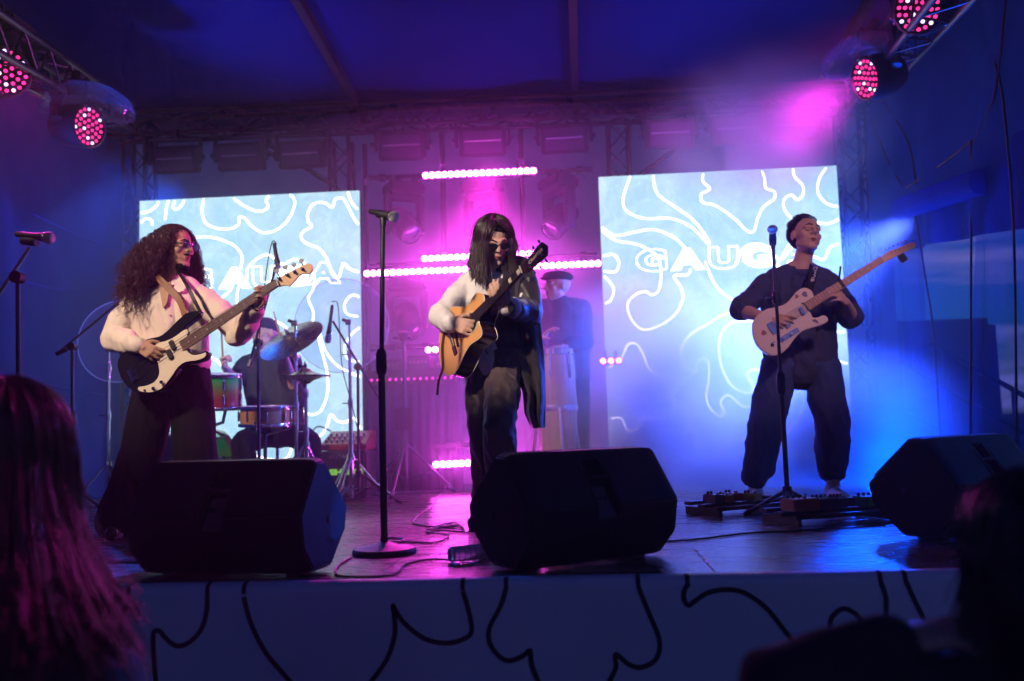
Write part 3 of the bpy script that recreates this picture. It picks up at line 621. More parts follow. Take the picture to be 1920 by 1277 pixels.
# tripod stand of the guitarist
b = G(1479, 972); b = V((b.x, b.y, 0)); top = P(1449, 452, b.y+.02); t = thing('microphone_stand', b, 'leaning black tripod microphone stand in front of the electric guitarist', 'mic stand', 'tripod microphone stands')
j = P(1466, 700, b.y)
MB().tube([b+V((0, 0, .1)), b.lerp(top, .42), top.lerp(b, .5)], [.0135]*3, 12).build('lower_tube', blk, t); MB().rod(b.lerp(top, .48), top, .0095, 12).build('upper_tube', blk, t)
MB().lathe([(.018, 0), (.024, .02), (.024, .10), (.015, .12)], b.lerp(top, .44), top-b, 14).build('height_clutch', blkp, t)
c = b.lerp(top, .79); MB().lathe([(.020, -.03), (.022, 0), (.020, .03)], c, top-b, 14).build('swivel_joint', blkp, t); MB().rod(c-V((.055, 0, .0)), c+V((.02, 0, .0)), .008, 8).build('wing_nut', blkp, t)
tripod(t, b, .26, .12, math.radians(-100), tube=.013, rl=.012)
ax = (P(1449, 430, b.y-.06)-P(1450, 462, b.y+.03)).normalized(); clip(t, top+V((0, 0, .01)), ax)
mic('vocal microphone tilted toward the electric guitarist', top+ax*.10, top-ax*.06, .028)
# boom stand at the edge of the tent wall
Y = 3.75; b = V((P(36, 745, Y).x, Y, 0)); t = thing('microphone_stand', b, 'black boom microphone stand by the audience at the bass side', 'mic stand', 'boom microphone stands')
el = P(33, 520, Y); MB().rod(b+V((0, 0, .1)), V((b.x, Y, .62)), .0125, 12).build('lower_tube', blk, t); MB().rod(V((b.x, Y, .6)), el, .009, 12).build('upper_tube', blk, t)
MB().lathe([(.017, 0), (.022, .02), (.022, .09), (.014, .11)], V((b.x, Y, .58)), (0, 0, 1), 14).build('height_clutch', blkp, t); tripod(t, b, .30, .2, .5)
MB().lathe([(.026, -.022), (.026, .022)], el, (0, 1, 0), 16).build('boom_joint', blkp, t); e0, e1 = P(-60, 640, Y), P(56, 463, Y); MB().rod(e0, e1, .0075, 8).build('boom_arm', alu, t)
MB().lathe([(.017, 0), (.017, .12)], e0, e1-e0, 12).build('counterweight', blk, t); ax = (P(98, 446, Y-.02)-P(30, 440, Y)).normalized(); clip(t, P(56, 452, Y), ax)
mic('vocal microphone pointing along the boom by the blue tent wall', P(100, 447, Y-.02), P(30, 439, Y))
# second boom stand behind, near the tent wall
Y = 5.7; b = V((P(137, 800, Y).x, Y, 0)); t = thing('microphone_stand', b, 'black boom stand reaching toward the drums from the tent wall', 'mic stand', 'boom microphone stands')
el = P(136, 650, Y); MB().rod(b+V((0, 0, .1)), el, .0105, 12).build('tube', blk, t); tripod(t, b, .3, .2, .2); MB().lathe([(.026, -.022), (.026, .022)], el, (0, 1, 0), 16).build('boom_joint', blkp, t)
MB().lathe([(.018, 0), (.022, .02), (.015, .1)], V((b.x, Y, .62)), (0, 0, 1), 12).build('height_clutch', blkp, t)
MB().rod(P(106, 664, Y), P(222, 568, Y+.5), .0085, 8).build('boom_arm', blk, t); MB().lathe([(.014, 0), (.014, .08)], P(106, 664, Y), P(136, 650, Y)-P(106, 664, Y), 10).build('counterweight', blk, t)
# overhead boom stand over the snare
Y = 6.15; b = V((P(486, 800, Y).x, Y, 0)); el = P(484, 642, Y); t = thing('microphone_stand', b, 'black boom stand lifting a microphone above the snare drum', 'mic stand', 'boom microphone stands')
MB().rod(b+V((0, 0, .1)), el, .0115, 12).build('tube', blk, t); tripod(t, b, .3, .2, 1.2); MB().lathe([(.028, -.024), (.028, .024)], el, (0, 1, 0), 16).build('boom_joint', blkp, t)
MB().rod(P(466, 688, Y), P(517, 500, Y-.15), .0085, 8).build('boom_arm', blk, t); MB().lathe([(.02, 0), (.02, .13)], P(467, 687, Y), P(484, 642, Y)-P(467, 687, Y), 12).build('counterweight', alu, t)
MB().tube(catmull([P(519, 458, Y-.15), P(512, 452, Y-.15), P(506, 470, Y-.15), P(498, 520, Y-.12), P(490, 590, Y), P(486, 640, Y)], 6), .0035, 6).build('cable', blk, t)
mic('thin overhead microphone above the bass headstock', P(522, 505, Y-.15), P(514, 456, Y-.15), .017, 'drum microphones')
# boom with hanging mic right of the drums
Y = 6.75; b = V((P(671, 800, Y).x, Y, 0)); el = P(671, 688, Y); t = thing('microphone_stand', b, 'black boom stand dangling a microphone beside the ride cymbal', 'mic stand', 'boom microphone stands')
MB().rod(b+V((0, 0, .1)), el, .011, 12).build('tube', blk, t); tripod(t, b, .3, .2, .1); MB().lathe([(.026, -.022), (.026, .022)], el, (0, 1, 0), 16).build('boom_joint', blkp, t)
MB().rod(P(624, 602, Y), P(716, 756, Y+.1), .0085, 8).build('boom_arm', blk, t); MB().tube(catmull([P(622, 566, Y), P(633, 570, Y), P(637, 620, Y), P(642, 690, Y), P(660, 760, Y), P(678, 835, Y), P(682, 850, Y)], 8), .0035, 6).build('cable', blk, t)
mic('microphone with round windscreen dangling from a boom', P(614, 644, Y), P(623, 572, Y), .024, 'drum microphones')

# ------------------------------------------------------------------ drum kit
drum_grp = 'drums of the kit'
def sparkle():
    mt = bpy.data.materials.new('green_red_sparkle'); mt.use_nodes = True; t = mt.node_tree; b = t.nodes['Principled BSDF']; tc = N(t, 'ShaderNodeTexCoord'); sp = N(t, 'ShaderNodeSeparateXYZ')
    ns = N(t, 'ShaderNodeTexNoise'); ns.inputs['Scale'].default_value = 260; ns.inputs['Detail'].default_value = 2; mr = N(t, 'ShaderNodeMapRange'); mr.inputs['From Min'].default_value = .02; mr.inputs['From Max'].default_value = .98
    ra = N(t, 'ShaderNodeValToRGB'); ra.color_ramp.elements[0].color = (.45, .05, .05, 1); ra.color_ramp.elements[1].color = (.01, .42, .06, 1); ra.color_ramp.elements[0].position = .25; ra.color_ramp.elements[1].position = .8
    mx = N(t, 'ShaderNodeMix', data_type='RGBA', blend_type='OVERLAY'); mx.inputs[0].default_value = .45
    t.links.new(tc.outputs['Generated'], sp.inputs[0]); t.links.new(sp.outputs['Z'], mr.inputs[0]); t.links.new(mr.outputs[0], ra.inputs[0]); t.links.new(tc.outputs['Object'], ns.inputs['Vector'])
    t.links.new(ra.outputs[0], mx.inputs[6]); t.links.new(ns.outputs['Color'], mx.inputs[7]); t.links.new(mx.outputs[2], b.inputs['Base Color']); b.inputs['Metallic'].default_value = .35; b.inputs['Roughness'].default_value = .25; b.inputs['Coat Weight'].default_value = .8
    return mt
spk_m = sparkle(); maple = mat('orange_maple', (.55, .26, .08), .3, 0, var=.3, scale=6, coat=.6, stretch=(1, 1, 12)); skin_w = mat('drum_head', (.62, .62, .6), .5); hoop_w = mat('hoop_lacquer', (.10, .03, .02), .25, coat=.8)
def drum(name, c0, axis, r, h, shell, label, lugs=8, head=None, wood_hoop=False, tall=True):
    c0 = V(c0); axis = V(axis).normalized(); t = thing(name, c0, label, 'drum', drum_grp); R = frame(axis)
    MB().lathe([(r, 0), (r, h)], c0, axis, 40).build('shell', shell, t)
    for z in (0, h):
        s = -1 if z == 0 else 1; hm_ = hoop_w if wood_hoop else chrome; w = .04 if wood_hoop else .022
        MB().lathe([(r+.012, z-s*w*.7), (r+.016, z-s*w*.2), (r+.014, z+s*w*.4), (r+.004, z+s*w*.4), (r+.004, z)], c0, axis, 40).build('hoop', hm_, t)
        MB().lathe([(r+.004, z+s*.003), (r*.6, z+s*.0035), (0, z+s*.004)], c0, axis, 40).build('drum_head', head or skin_w, t)
    for k in range(lugs):
        a = 2*math.pi*(k+.5)/lugs; d = R@V((math.cos(a), math.sin(a), 0))
        for z in ((.28, .72) if tall else (.5,)):
            p = c0+axis*h*z+d*(r+.008); lg = MB().cap(p-axis*min(.03, h*.2), p+axis*min(.03, h*.2), .009, .009, 8).build('lug', chrome, t)
            e = c0+axis*(h if z >= .5 else 0)+d*(r+.013); MB().rod(p, e, .0035, 6).build('tension_rod', chrome, lg)
    return t
bd_c = V((P(405, 860, 6.75).x, 6.75, .29)); bax = V((-.62, -.78, 0)).normalized()
drum('bass_drum', bd_c, bax, .272, .42, spk_m, 'bass drum with green and red sparkle shell behind the bass player', 10, mat('black_drum_head', (.02, .02, .022), .35), True)
sp_ = bd_c+bax*.36; side_ = V((bax.y, -bax.x, 0))
tc_ = P(413, 765, 6.45); drum('rack_tom', tc_, (.05, -.10, 1), .142, .235, spk_m, 'small rack tom fading from green to red sparkle', 6)
th = thing('tom_holder', tc_+V((.1, .15, -.3)), 'chrome holder arm carrying the rack tom', 'holder'); MB().tube([bd_c+V((0, 0, .28))+bax*.15, tc_+V((-.04, .15, -.1)), tc_+V((0, .16, .1))], .013, 10).build('arm', chrome, th); MB().box(tc_+V((0, .15, .08)), (.05, .04, .06)).build('bracket', chrome, th, bevel=.008)
sn = P(497, 797, 6.4); drum('snare_drum', sn, (.02, -.06, 1), .168, .125, maple, 'shallow orange maple snare drum with chrome hoops', 8, tall=False)
ss = thing('snare_stand', V((sn.x, sn.y, 0)), 'chrome tripod stand under the snare drum', 'drum stand'); MB().rod(V((sn.x, sn.y, .1)), sn-V((0, 0, .06)), .013, 10).build('tube', blk, ss); tripod(ss, V((sn.x, sn.y, 0)), .26, .22, .4, m_=chrome)
for k in range(3): a = k*2.094+.5; MB().tube([sn-V((0, 0, .07)), sn+V((math.cos(a)*.17, math.sin(a)*.17, -.03)), sn+V((math.cos(a)*.19, math.sin(a)*.19, .03))], .007, 8).build('basket_arm', chrome, ss)
MB().box((sn.x+.02, sn.y-.172, sn.z+.065), (.05, .012, .05)).build('throw_off', gold, ss, bevel=.004)
ftc = V((P(300, 800, 6.9).x, 6.9, .16)); drum('floor_tom', ftc, (0, 0, 1), .2, .36, spk_m, 'floor tom half hidden behind the bass player legs', 8)
ft = thing('floor_tom_leg_set', V((ftc.x, ftc.y, 0)), 'three bent chrome legs holding up the floor tom', 'drum legs')
for k in range(3): a = k*2.094+.9; d = V((math.cos(a), math.sin(a), 0))*.225; MB().tube([V((ftc.x, ftc.y, 0))+d*1.15+V((0, 0, .012)), V((ftc.x, ftc.y, .1))+d, V((ftc.x, ftc.y, .4))+d], .008, 8).build('leg', chrome, ft)
cym_m = mat('cymbal_bronze', (.50, .40, .24), .28, .95, var=.2, scale=30, stretch=(1, 1, 1))
def cymbal(c, n, r, label, name='cymbal'):
    t = thing(name, c, label, 'cymbal', 'cymbals'); MB().lathe([(.006, .028), (.03, .026), (.045, .012), (.06, .004), (r*.6, -.012), (r, -.03), (r, -.032), (r*.6, -.015), (.06, .001), (.03, .022), (.006, .024)], c, n, 48).build('plate', cym_m, t)
    MB().lathe([(.012, .026), (.014, .034), (.012, .05)], c, n, 12).build('felt', mat('felt', (.05, .05, .05), .9), t); MB().lathe([(.009, .05), (.011, .055), (.006, .075)], c, n, 10).build('wing_nut', chrome, t)
cymbal(P(543, 632, 6.55), (-.30, -.62, .85), .245, 'large ride cymbal tilted in front of the drummer face')
hh = P(572, 698, 6.35); cymbal(hh, (.02, -.03, 1), .178, 'upper hi-hat cymbal lying level beside the drummer'); cymbal(hh-V((0, 0, .055)), (0, .02, -1), .178, 'lower hi-hat cymbal facing upward under its pair')
def chrome_stand(x, Y, tops, label, rot=0., r=.013, legs=True, rr=.34, h=.32):
    top = P(*tops, Y); b = V((top.x, Y, 0)); t = thing('cymbal_stand', b, label, 'cymbal stand', 'chrome cymbal stands')
    z1 = top.z
    MB().rod(b+V((0, 0, .05)), b+V((0, 0, z1*.55)), r+.003, 14).build('lower_tube', chrome, t); MB().rod(b+V((0, 0, z1*.5)), b+V((0, 0, z1*.82)), r, 14).build('middle_tube', chrome, t); MB().rod(b+V((0, 0, z1*.8)), top, r-.004, 12).build('upper_tube', chrome, t)
    for k in (.55, .82): 
        c = MB().lathe([(r+.006, -.03), (r+.008, 0), (r+.006, .03)], b+V((0, 0, z1*k)), (0, 0, 1), 16).build('clamp', chrome, t); MB().rod(b+V((0, 0, z1*k)), b+V((-.055, -.02, z1*k)), .005, 8).build('wing_screw', chrome, c)
    MB().lathe([(.022, -.02), (.022, .02)], top+V((-.01, 0, .0)), (1, .2, 0), 14).build('tilter', chrome, t); MB().rod(top, top+V((-.05, -.02, .02)), .012, 10).build('tilter_knob', blk, t)
    MB().lathe([(r+.012, 0), (r+.014, .02), (r+.012, .05)], b+V((0, 0, h)), (0, 0, 1), 16).build('leg_hub', chrome, t)
    for k in range(3):
        a = rot+2.0944*k; d = V((math.cos(a), math.sin(a), 0)); sd = V((-d.y, d.x, 0))*.014; f = b+d*rr+V((0, 0, .015)); mid = b+d*rr*.5+V((0, 0, h*.48))
        for s in (-1, 1):
            MB().tube([b+d*.02+V((0, 0, h+.02))+sd*s*.8, mid+sd*s*1.3, f+sd*s*.6], .006, 7).build('leg_rail', chrome, t); MB().tube([b+d*.015+V((0, 0, .07))+sd*s*.6, mid+sd*s], .005, 6).build('leg_strut', chrome, t)
        MB().box(f, (.03, .03, .028)).build('rubber_foot', rubber, t, bevel=.006)
    return t
chrome_stand(659, 6.85, (655, 604), 'chrome cymbal stand with spread double legs right of the drums', math.radians(-102))
chrome_stand(554, 6.5, (554, 606), 'chrome cymbal stand holding the ride cymbal', math.radians(-60))
chrome_stand(576, 6.35, (573, 690), 'hi-hat stand with chrome rod through the paired cymbals', math.radians(-20), h=.42, rr=.3)
chrome_stand(204, 6.6, (204, 632), 'chrome cymbal stand beside the blue tent wall', math.radians(200))
disc_m = glassy('clear_disc', (.90, .93, 1.0), .975, .03, .02)
for x, y, Y, r, nm in ((640, 610, 6.8, .355, 'large clear disc mounted on the stand right of the drums'), (222, 640, 6.55, .30, 'large clear disc behind the bass player elbow')):
    c = P(x, y, Y); t = thing('clear_shield', c, nm, 'plastic disc', 'clear round shields'); MB().lathe([(.006, -.002), (r, -.002), (r, .002), (.006, .002)], c, (.05, -1, .08), 64).build('disc', disc_m, t)
    Rm = frame((.05, -1, .08)); MB().tube([c+Rm@V((r*math.cos(a), r*math.sin(a), 0)) for a in np.linspace(0, 6.2832, 73)], .0028, 5).build('edge', glassy('disc_edge%d' % x, (.75, .85, 1), .4, .1), t)
th = V((P(520, 800, 7.05).x, 7.05, 0)); t = thing('drum_throne', th, 'round black drum stool under the drummer', 'stool'); MB().lathe([(.0, .43), (.15, .43), (.17, .45), (.17, .49), (.15, .51), (0, .515)], th, (0, 0, 1), 28).build('seat', blkp, t); MB().rod(th+V((0, 0, .1)), th+V((0, 0, .44)), .014, 10).build('post', chrome, t); tripod(t, th, .26, .2, .7, m_=chrome)

# ------------------------------------------------------------------ back line: tripod stand, table, stage box, mixer
b = V((P(761, 930, 7.7).x, 7.7, 0)); t = thing('tripod_stand', b, 'empty black speaker tripod between the drummer side screen and the singer', 'stand')
top = P(757, 640, 7.7); MB().rod(b+V((0, 0, .12)), V((b.x, b.y, .78)), .019, 14).build('lower_tube', blk, t); MB().rod(V((b.x, b.y, .7)), top, .0155, 14).build('upper_tube', blk, t)
MB().lathe([(.022, 0), (.045, .02), (.05, .07), (.03, .085)], top, (0, 0, 1), 16).build('top_adapter', blkp, t); MB().rod(top+V((-.09, 0, .03)), top+V((.07, -.02, .03)), .012, 8).build('lock_lever', blk, t)
MB().box((b.x, b.y, .62), (.16, .07, .19)).build('sleeve_block', blkp, t, bevel=.01); MB().lathe([(.03, 0), (.036, .02), (.03, .05)], V((b.x, b.y, .38)), (0, 0, 1), 16).build('leg_hub', blk, t)
for k in range(3):
    a = math.radians(-95)+2.0944*k; d = V((math.cos(a), math.sin(a), 0)); f = b+d*.42+V((0, 0, .014)); lg = MB().tube([b+d*.03+V((0, 0, .40)), f], .013, 10).build('leg', blk, t); MB().cap(f-d*.05+V((0, 0, .03)), f, .018, .018, 8).build('rubber_foot', rubber, lg)
    MB().rod(b+V((0, 0, .13)), b.lerp(f, .55)+V((0, 0, .17)), .007, 6).build('leg_strut', blk, t)
Y = 8.0; a, c = P(690, 695, Y), P(850, 690, Y); t = thing('equipment_table', V(((a.x+c.x)/2, Y+.25, 0)), 'dark draped equipment table at the back between the screens', 'table')
cx = (a.x+c.x)/2; wd = c.x-a.x+.12; MB().box((cx, Y+.28, a.z-.02), (wd, .5, .04)).build('table_top', blk, t, bevel=.006)
dm = mat('black_cloth', (.016, .014, .022), .9, bump=.2)
rows = [[V((cx-wd/2+wd*u, Y+.03+.018*math.sin(u*70+k)*(.2+k*.5), (a.z-.04)*(1-k)+.01*k)) for u in np.linspace(0, 1, 90)] for k in np.linspace(0, 1, 8)]; MB().grid(rows).build('front_cloth', dm, t)
rx = a.x+.38
for i, (dx, w_, h_) in enumerate(((-.08, .24, .1), (.2, .2, .13), (.44, .22, .09))):
    q = V((a.x+.12+dx, Y+.28, a.z)); u = thing('rack_unit', q, ['low rack unit with knobs on the back table', 'taller rack unit with knobs in the middle of the back table', 'low rack unit behind the acoustic guitar on the back table'][i], 'audio rack', 'rack units on the back table'); MB().box(q+V((w_/2, 0, h_/2+.001)), (w_, .3, h_)).build('case', blkp, u, bevel=.008)
    MB().box(q+V((w_/2, -.153, h_/2)), (w_*.92, .008, h_*.7)).build('front_panel', mat('panel_grey', (.06, .06, .07), .4, .5), u)
    for k in range(5): MB().lathe([(.011, 0), (.009, .018), (0, .02)], q+V((w_*(.15+.17*k), -.157, h_*.5)), (0, -1, 0), 12).build('knob', alu, u)
p0, p1 = P(594, 884, 7.35), P(668, 884, 7.35); b = V((p0.x, 7.35, 0)); t = thing('equipment_case', V(((p0.x+p1.x)/2, 7.5, 0)), 'black equipment rack with green and white lettering by the drums', 'rack case'); wid = p1.x-p0.x+.08; zt = P(630, 846, 7.35).z
MB().box((b.x+wid/2, 7.55, zt/2+.004), (wid, .4, zt-.01)).build('case', blkp, t, bevel=.015)
for z in (zt*.30, zt*.62, zt*.88): MB().box((b.x+wid/2, 7.346, z), (wid*.92, .01, zt*.24)).build('rack_panel', mat('rack_panel', (.02, .02, .024), .4), t, bevel=.003)
text('ANTARI', 'lettering', (b.x+wid*.48, 7.339, zt*.88), (1, 0, 0), (0, 0, 1), .042, mat('grey_print', (.4, .4, .42), .5), t, .0008, 1.2)
text('SHURE', 'lettering', (b.x+wid*.60, 7.339, zt*.56), (1, 0, 0), (0, 0, 1), .060, emis('green_glow_print', (.35, .9, .08), .55), t, .0008, 1.5, bold=.004)  # green lettering given a glow of its own
for i in range(2): MB().lathe([(.02, 0), (.016, .02), (0, .022)], (b.x+wid*.2, 7.34, zt*(.3+.3*i)), (0, -1, 0), 14).build('knob', blk, t)
t = thing('mixing_desk', V((b.x+wid/2, 7.55, zt)), 'red sloping mixing desk on top of the black rack', 'mixer'); poly = [V((b.x+.02, 7.36, zt+.004)), V((b.x+.02, 7.36, zt+.05)), V((b.x+.02, 7.70, zt+.16)), V((b.x+.02, 7.74, zt+.004))]
MB().prism(poly, (wid-.02, 0, 0)).build('body', mat('red_shell', (.28, .012, .02), .35, 0), t, bevel=.01)
for i in range(7):
    for j_ in range(3): MB().lathe([(.011, 0), (.009, .022), (0, .023)], (b.x+.06+i*.045, 7.42+.08*j_, zt+.07+.026*j_), (0, -.3, 1), 8).build('knob', alu, t)
MB().tube(catmull([V((b.x+.05, 7.6, zt+.16)), V((b.x-.03, 7.5, zt+.2)), V((b.x-.05, 7.4, zt+.1)), V((b.x-.05, 7.4, .02))], 6), .006, 6).build('cable', blk, t)

# ------------------------------------------------------------------ conga
c = V((P(1047, 850, 6.9).x, 6.9, 0)); zt = P(1050, 654, 6.9).z; t = thing('conga', c, 'tall wooden conga drum under the percussionist hands', 'drum'); H = zt; z0 = .06
MB().lathe([(.10, z0), (.115, z0+.12), (.135, H*.35), (.150, H*.62), (.142, H*.86), (.128, H-.02)], c, (0, 0, 1), 32).build('shell', mat('conga_wood', (.40, .27, .18), .4, 0, var=.5, scale=5, stretch=(6, 6, .6), coat=.4), t)
MB().lathe([(.132, H-.05), (.138, H-.045), (.138, H-.005), (.128, H)], c, (0, 0, 1), 32).build('rim', chrome, t); MB().lathe([(.128, H-.004), (.06, H+.001), (0, H+.002)], c, (0, 0, 1), 32).build('drum_head', mat('hide', (.55, .42, .28), .6), t)
for k in range(6): a = k*1.047+.3; d = V((math.cos(a), math.sin(a), 0)); MB().tube([c+d*.142+V((0, 0, H-.03)), c+d*.152+V((0, 0, H-.17)), c+d*.15+V((0, 0, H-.22))], .006, 7).build('tuning_lug', chrome, t)
for k in range(3): a = k*2.094-1.4; d = V((math.cos(a), math.sin(a), 0)); MB().tube([c+d*.15+V((0, 0, H*.6)), c+d*.2+V((0, 0, H*.3)), c+d*.26+V((0, 0, .015))], .012, 8).build('stand_leg', chrome, t)
MB().lathe([(.155, H*.58), (.158, H*.60), (.155, H*.62)], c, (0, 0, 1), 32).build('stand_ring', chrome, t)

# ------------------------------------------------------------------ water bottle, cables, pedalboards
pet = mat('clear_plastic', (.95, .96, 1.0), .04, 0, var=.02, trans=1.0); pet.node_tree.nodes['Principled BSDF'].inputs['IOR'].default_value = 1.2
b0 = G(842, 1040, .033); ax = (G(925, 1032, .033)-b0).normalized(); t = thing('water_bottle', b0, 'clear plastic water bottle lying on the stage floor', 'bottle')
pr = [(0, 0), (.024, .002), (.031, .010)]+[(.032-(.0025 if k % 2 else 0), .02+.011*k) for k in range(13)]+[(.031, .17), (.022, .20), (.0125, .215), (.0125, .222)]
MB().lathe(pr, b0, ax, 28).build('bottle', mat('bottle_pet', (.85, .87, .95), .07, 0, var=.02, trans=.6, spec=.9), t); MB().lathe([(.0145, .222), (.0145, .238), (0, .239)], b0, ax, 18).build('cap', mat('blue_cap', (.05, .1, .5), .4), t)
[MB().tube([b0+ax*z_+frame(ax)@V((.0325*math.cos(a), .0325*math.sin(a), 0)) for a in np.linspace(0, 6.2832, 21)], .0012, 5).build('rib', glassy('bottle_rib%d' % z_i, (.9, .92, 1), .7, .1, .35), t) for z_i, z_ in enumerate((.03, .055, .08, .105, .13, .155))]
cab = mat('cable_black', (.012, .012, .012), .5)
def cable(pts, label, r=.0045, z=.005, group='cables on the stage floor'):
    q = []
    for i, p in enumerate(catmull([G(x, y, z) for x, y in pts], 8)): q.append(p+V((0, 0, .0012*(i % 3 == 0))))
    t = thing('cable', q[0]-V((0, 0, .004)), label, 'cable', group); MB().tube(q, r, 7).build('cord', cab, t); return t
cable([(838, 880), (832, 915), (812, 945), (775, 975), (790, 985), (838, 988), (860, 984), (812, 990), (800, 997), (838, 1003), (836, 1010), (810, 1018), (764, 1016), (716, 1017), (712, 1012), (735, 1009), (757, 1011), (750, 1017)], 'thin cable wandering from the pink floor bar to the round stand base')
cable([(660, 1045), (635, 1060), (632, 1078), (680, 1082), (735, 1078), (762, 1058), (800, 1050), (840, 1050), (856, 1060), (880, 1058), (910, 1048)], 'cable looping in front of the round stand base')
cable([(800, 1000), (830, 988), (870, 994), (850, 980), (810, 992), (878, 998)], 'tangle of cable with a plug behind the water bottle')
cable([(160, 1038), (190, 1042), (215, 1052), (280, 1056)], 'cable running behind the bass side floor monitor')
cable([(1220, 1016), (1300, 1012), (1400, 1000), (1480, 996), (1560, 992), (1660, 985)], 'long cable from the centre monitor to the pedalboards')
cable([(1195, 1052), (1225, 1064), (1245, 1078)], 'short cable at the stage edge by the centre monitor')
cable([(1295, 957), (1330, 955), (1350, 958)], 'instrument cable at the end of the small pedalboard'); cable([(1340, 958), (1400, 944), (1460, 938), (1480, 944)], 'cable looping behind the small pedalboard')
pcols = [(.35, .05, .04), (.5, .35, .1), (.05, .05, .06), (.4, .4, .42), (.05, .25, .07), (.04, .08, .3), (.45, .12, .04)]
def pedalboard(px0, px1, label, pedals, names, rot):
    a, b = G(*px0), G(*px1); ax = (b-a).normalized(); L = (b-a).length; n = V((-ax.y, ax.x, 0)); t = thing('pedalboard', a, label, 'pedalboard', 'guitar pedalboards')
    R = Matrix((ax, n, V((0, 0, 1)))).transposed()
    for d in (.02, .14, .26): MB().box(a+ax*L/2+n*d+V((0, 0, .045+d*.08)), (L, .06, .02), R).build('rail', blk, t, bevel=.004)
    for s in (.02, L-.02): MB().box(a+ax*s+n*.14+V((0, 0, .025)), (.02, .30, .045), R).build('side_foot', blk, t)
    x = .03
    for i, (w_, c_, h_) in enumerate(pedals):
        q = a+ax*(x+w_/2)+n*(.13+.03*((i*37) % 3-1))+V((0, 0, .072)); x += w_+.02
        u = thing('effect_pedal', q, names[i], 'effect pedal', 'effect pedals'); MB().box(q+V((0, 0, h_/2)), (w_, .12, h_), R).build('case', mat('pedal_%d' % c_, pcols[c_], .35, .2, coat=.3), u, bevel=.006)
        MB().lathe([(.011, 0), (.011, .012), (.008, .014)], q+V((0, 0, h_))-n*.035, (0, 0, 1), 12).build('foot_switch', chrome, u)
        for k in range(2 if w_ < .09 else 4): MB().lathe([(.009, 0), (.007, .016), (0, .017)], q+ax*(w_*((k+.8)/(3 if w_ < .09 else 4.6)-.5))+n*.03+V((0, 0, h_)), (0, 0, 1), 10).build('knob', blk, u)
pedalboard((1345, 972), (1500, 958), 'small pedalboard under the guitarist front shoe', [(.07, 2, .05), (.07, 6, .04), (.07, 0, .045), (.07, 1, .04)], ['black effect pedal at the cable end of the small board', 'orange effect pedal on the small board', 'red effect pedal under the guitarist shoe', 'yellow effect pedal next to the microphone stand'], 0)
pedalboard((1492, 990), (1685, 975), 'wide pedalboard beside the floor monitor', [(.16, 6, .06), (.12, 2, .05), (.10, 2, .045), (.15, 4, .05)], ['wide orange effect pedal beside the microphone stand', 'black effect pedal next to the wide orange one', 'narrow black effect pedal next to the green one', 'wide green effect pedal with four knobs by the floor monitor'], 0)

# ------------------------------------------------------------------ outside: stair handrail, box trailer, far trees
steel = mat('painted_steel', (.03, .04, .07), .4, .5); Y = 7.9
t = thing('stair_handrail', V((P(1775, 800, Y).x, Y, -1.0)), 'bent pipe handrail of the stage stairs beyond the clear wall', 'handrail', 'stair handrails')
MB().tube(catmull([P(x, y, Y) for x, y in ((1720, 698), (1715, 675), (1722, 655), (1742, 645), (1765, 652), (1830, 692), (1920, 742), (1990, 785))], 6), .022, 12).build('top_rail', steel, t)
MB().tube([P(1718, 695, Y), P(1800, 745, Y), P(1990, 850, Y)], .016, 10).build('middle_rail', steel, t); MB().rod(P(1770, 656, Y), V((P(1770, 656, Y).x, Y, GZ)), .02, 12).build('post', steel, t); MB().rod(P(1900, 731, Y), V((P(1900, 731, Y).x, Y, GZ)), .02, 12).build('post', steel, t)
Y = 9.3; t = thing('stair_handrail', V((P(1665, 800, Y).x, Y, -1.0)), 'farther pipe handrail of the stage stairs deep in the blue smoke', 'handrail', 'stair handrails')
MB().tube(catmull([P(x, y, Y) for x, y in ((1622, 700), (1624, 672), (1640, 660), (1658, 662), (1700, 685), (1800, 745), (1900, 800))], 6), .022, 12).build('top_rail', steel, t); MB().rod(P(1666, 668, Y), V((P(1666, 668, Y).x, Y, GZ)), .02, 12).build('post', steel, t)
MB().tube([P(1668, 760, Y), P(1800, 820, Y)], .016, 10).build('middle_rail', steel, t)
Y = 16.; q0, q1 = P(1655, 600, Y), P(1872, 600, Y); t = thing('box_trailer', V(((q0.x+q1.x)/2, Y+1, GZ)), 'dark box trailer parked outside beyond the clear tent wall', 'trailer'); zt = P(1760, 598, Y).z
trm = mat('trailer_paint', (.03, .05, .09), .5); MB().box(((q0.x+q1.x)/2, Y+1.1, (zt+GZ+.6)/2), (q1.x-q0.x, 2.2, zt-GZ-.6)).build('body', trm, t, bevel=.12, seg=4)
for x in (q0.x+.6, q1.x-.6): w_ = MB().lathe([(.30, -.1), (.34, -.06), (.34, .06), (.30, .1)], (x, Y+.1, GZ+.34), (0, 1, 0), 24).build('wheel', rubber, t); MB().lathe([(.18, -.105), (.16, -.11), (0, -.11)], (x, Y+.1, GZ+.34), (0, 1, 0), 20).build('rim', alu, w_)
MB().box(((q0.x+q1.x)/2, Y-.004, (zt+GZ)/2+.4), (.9, .02, 1.6)).build('door', mat('trailer_door', (.035, .055, .1), .45), t, bevel=.01)
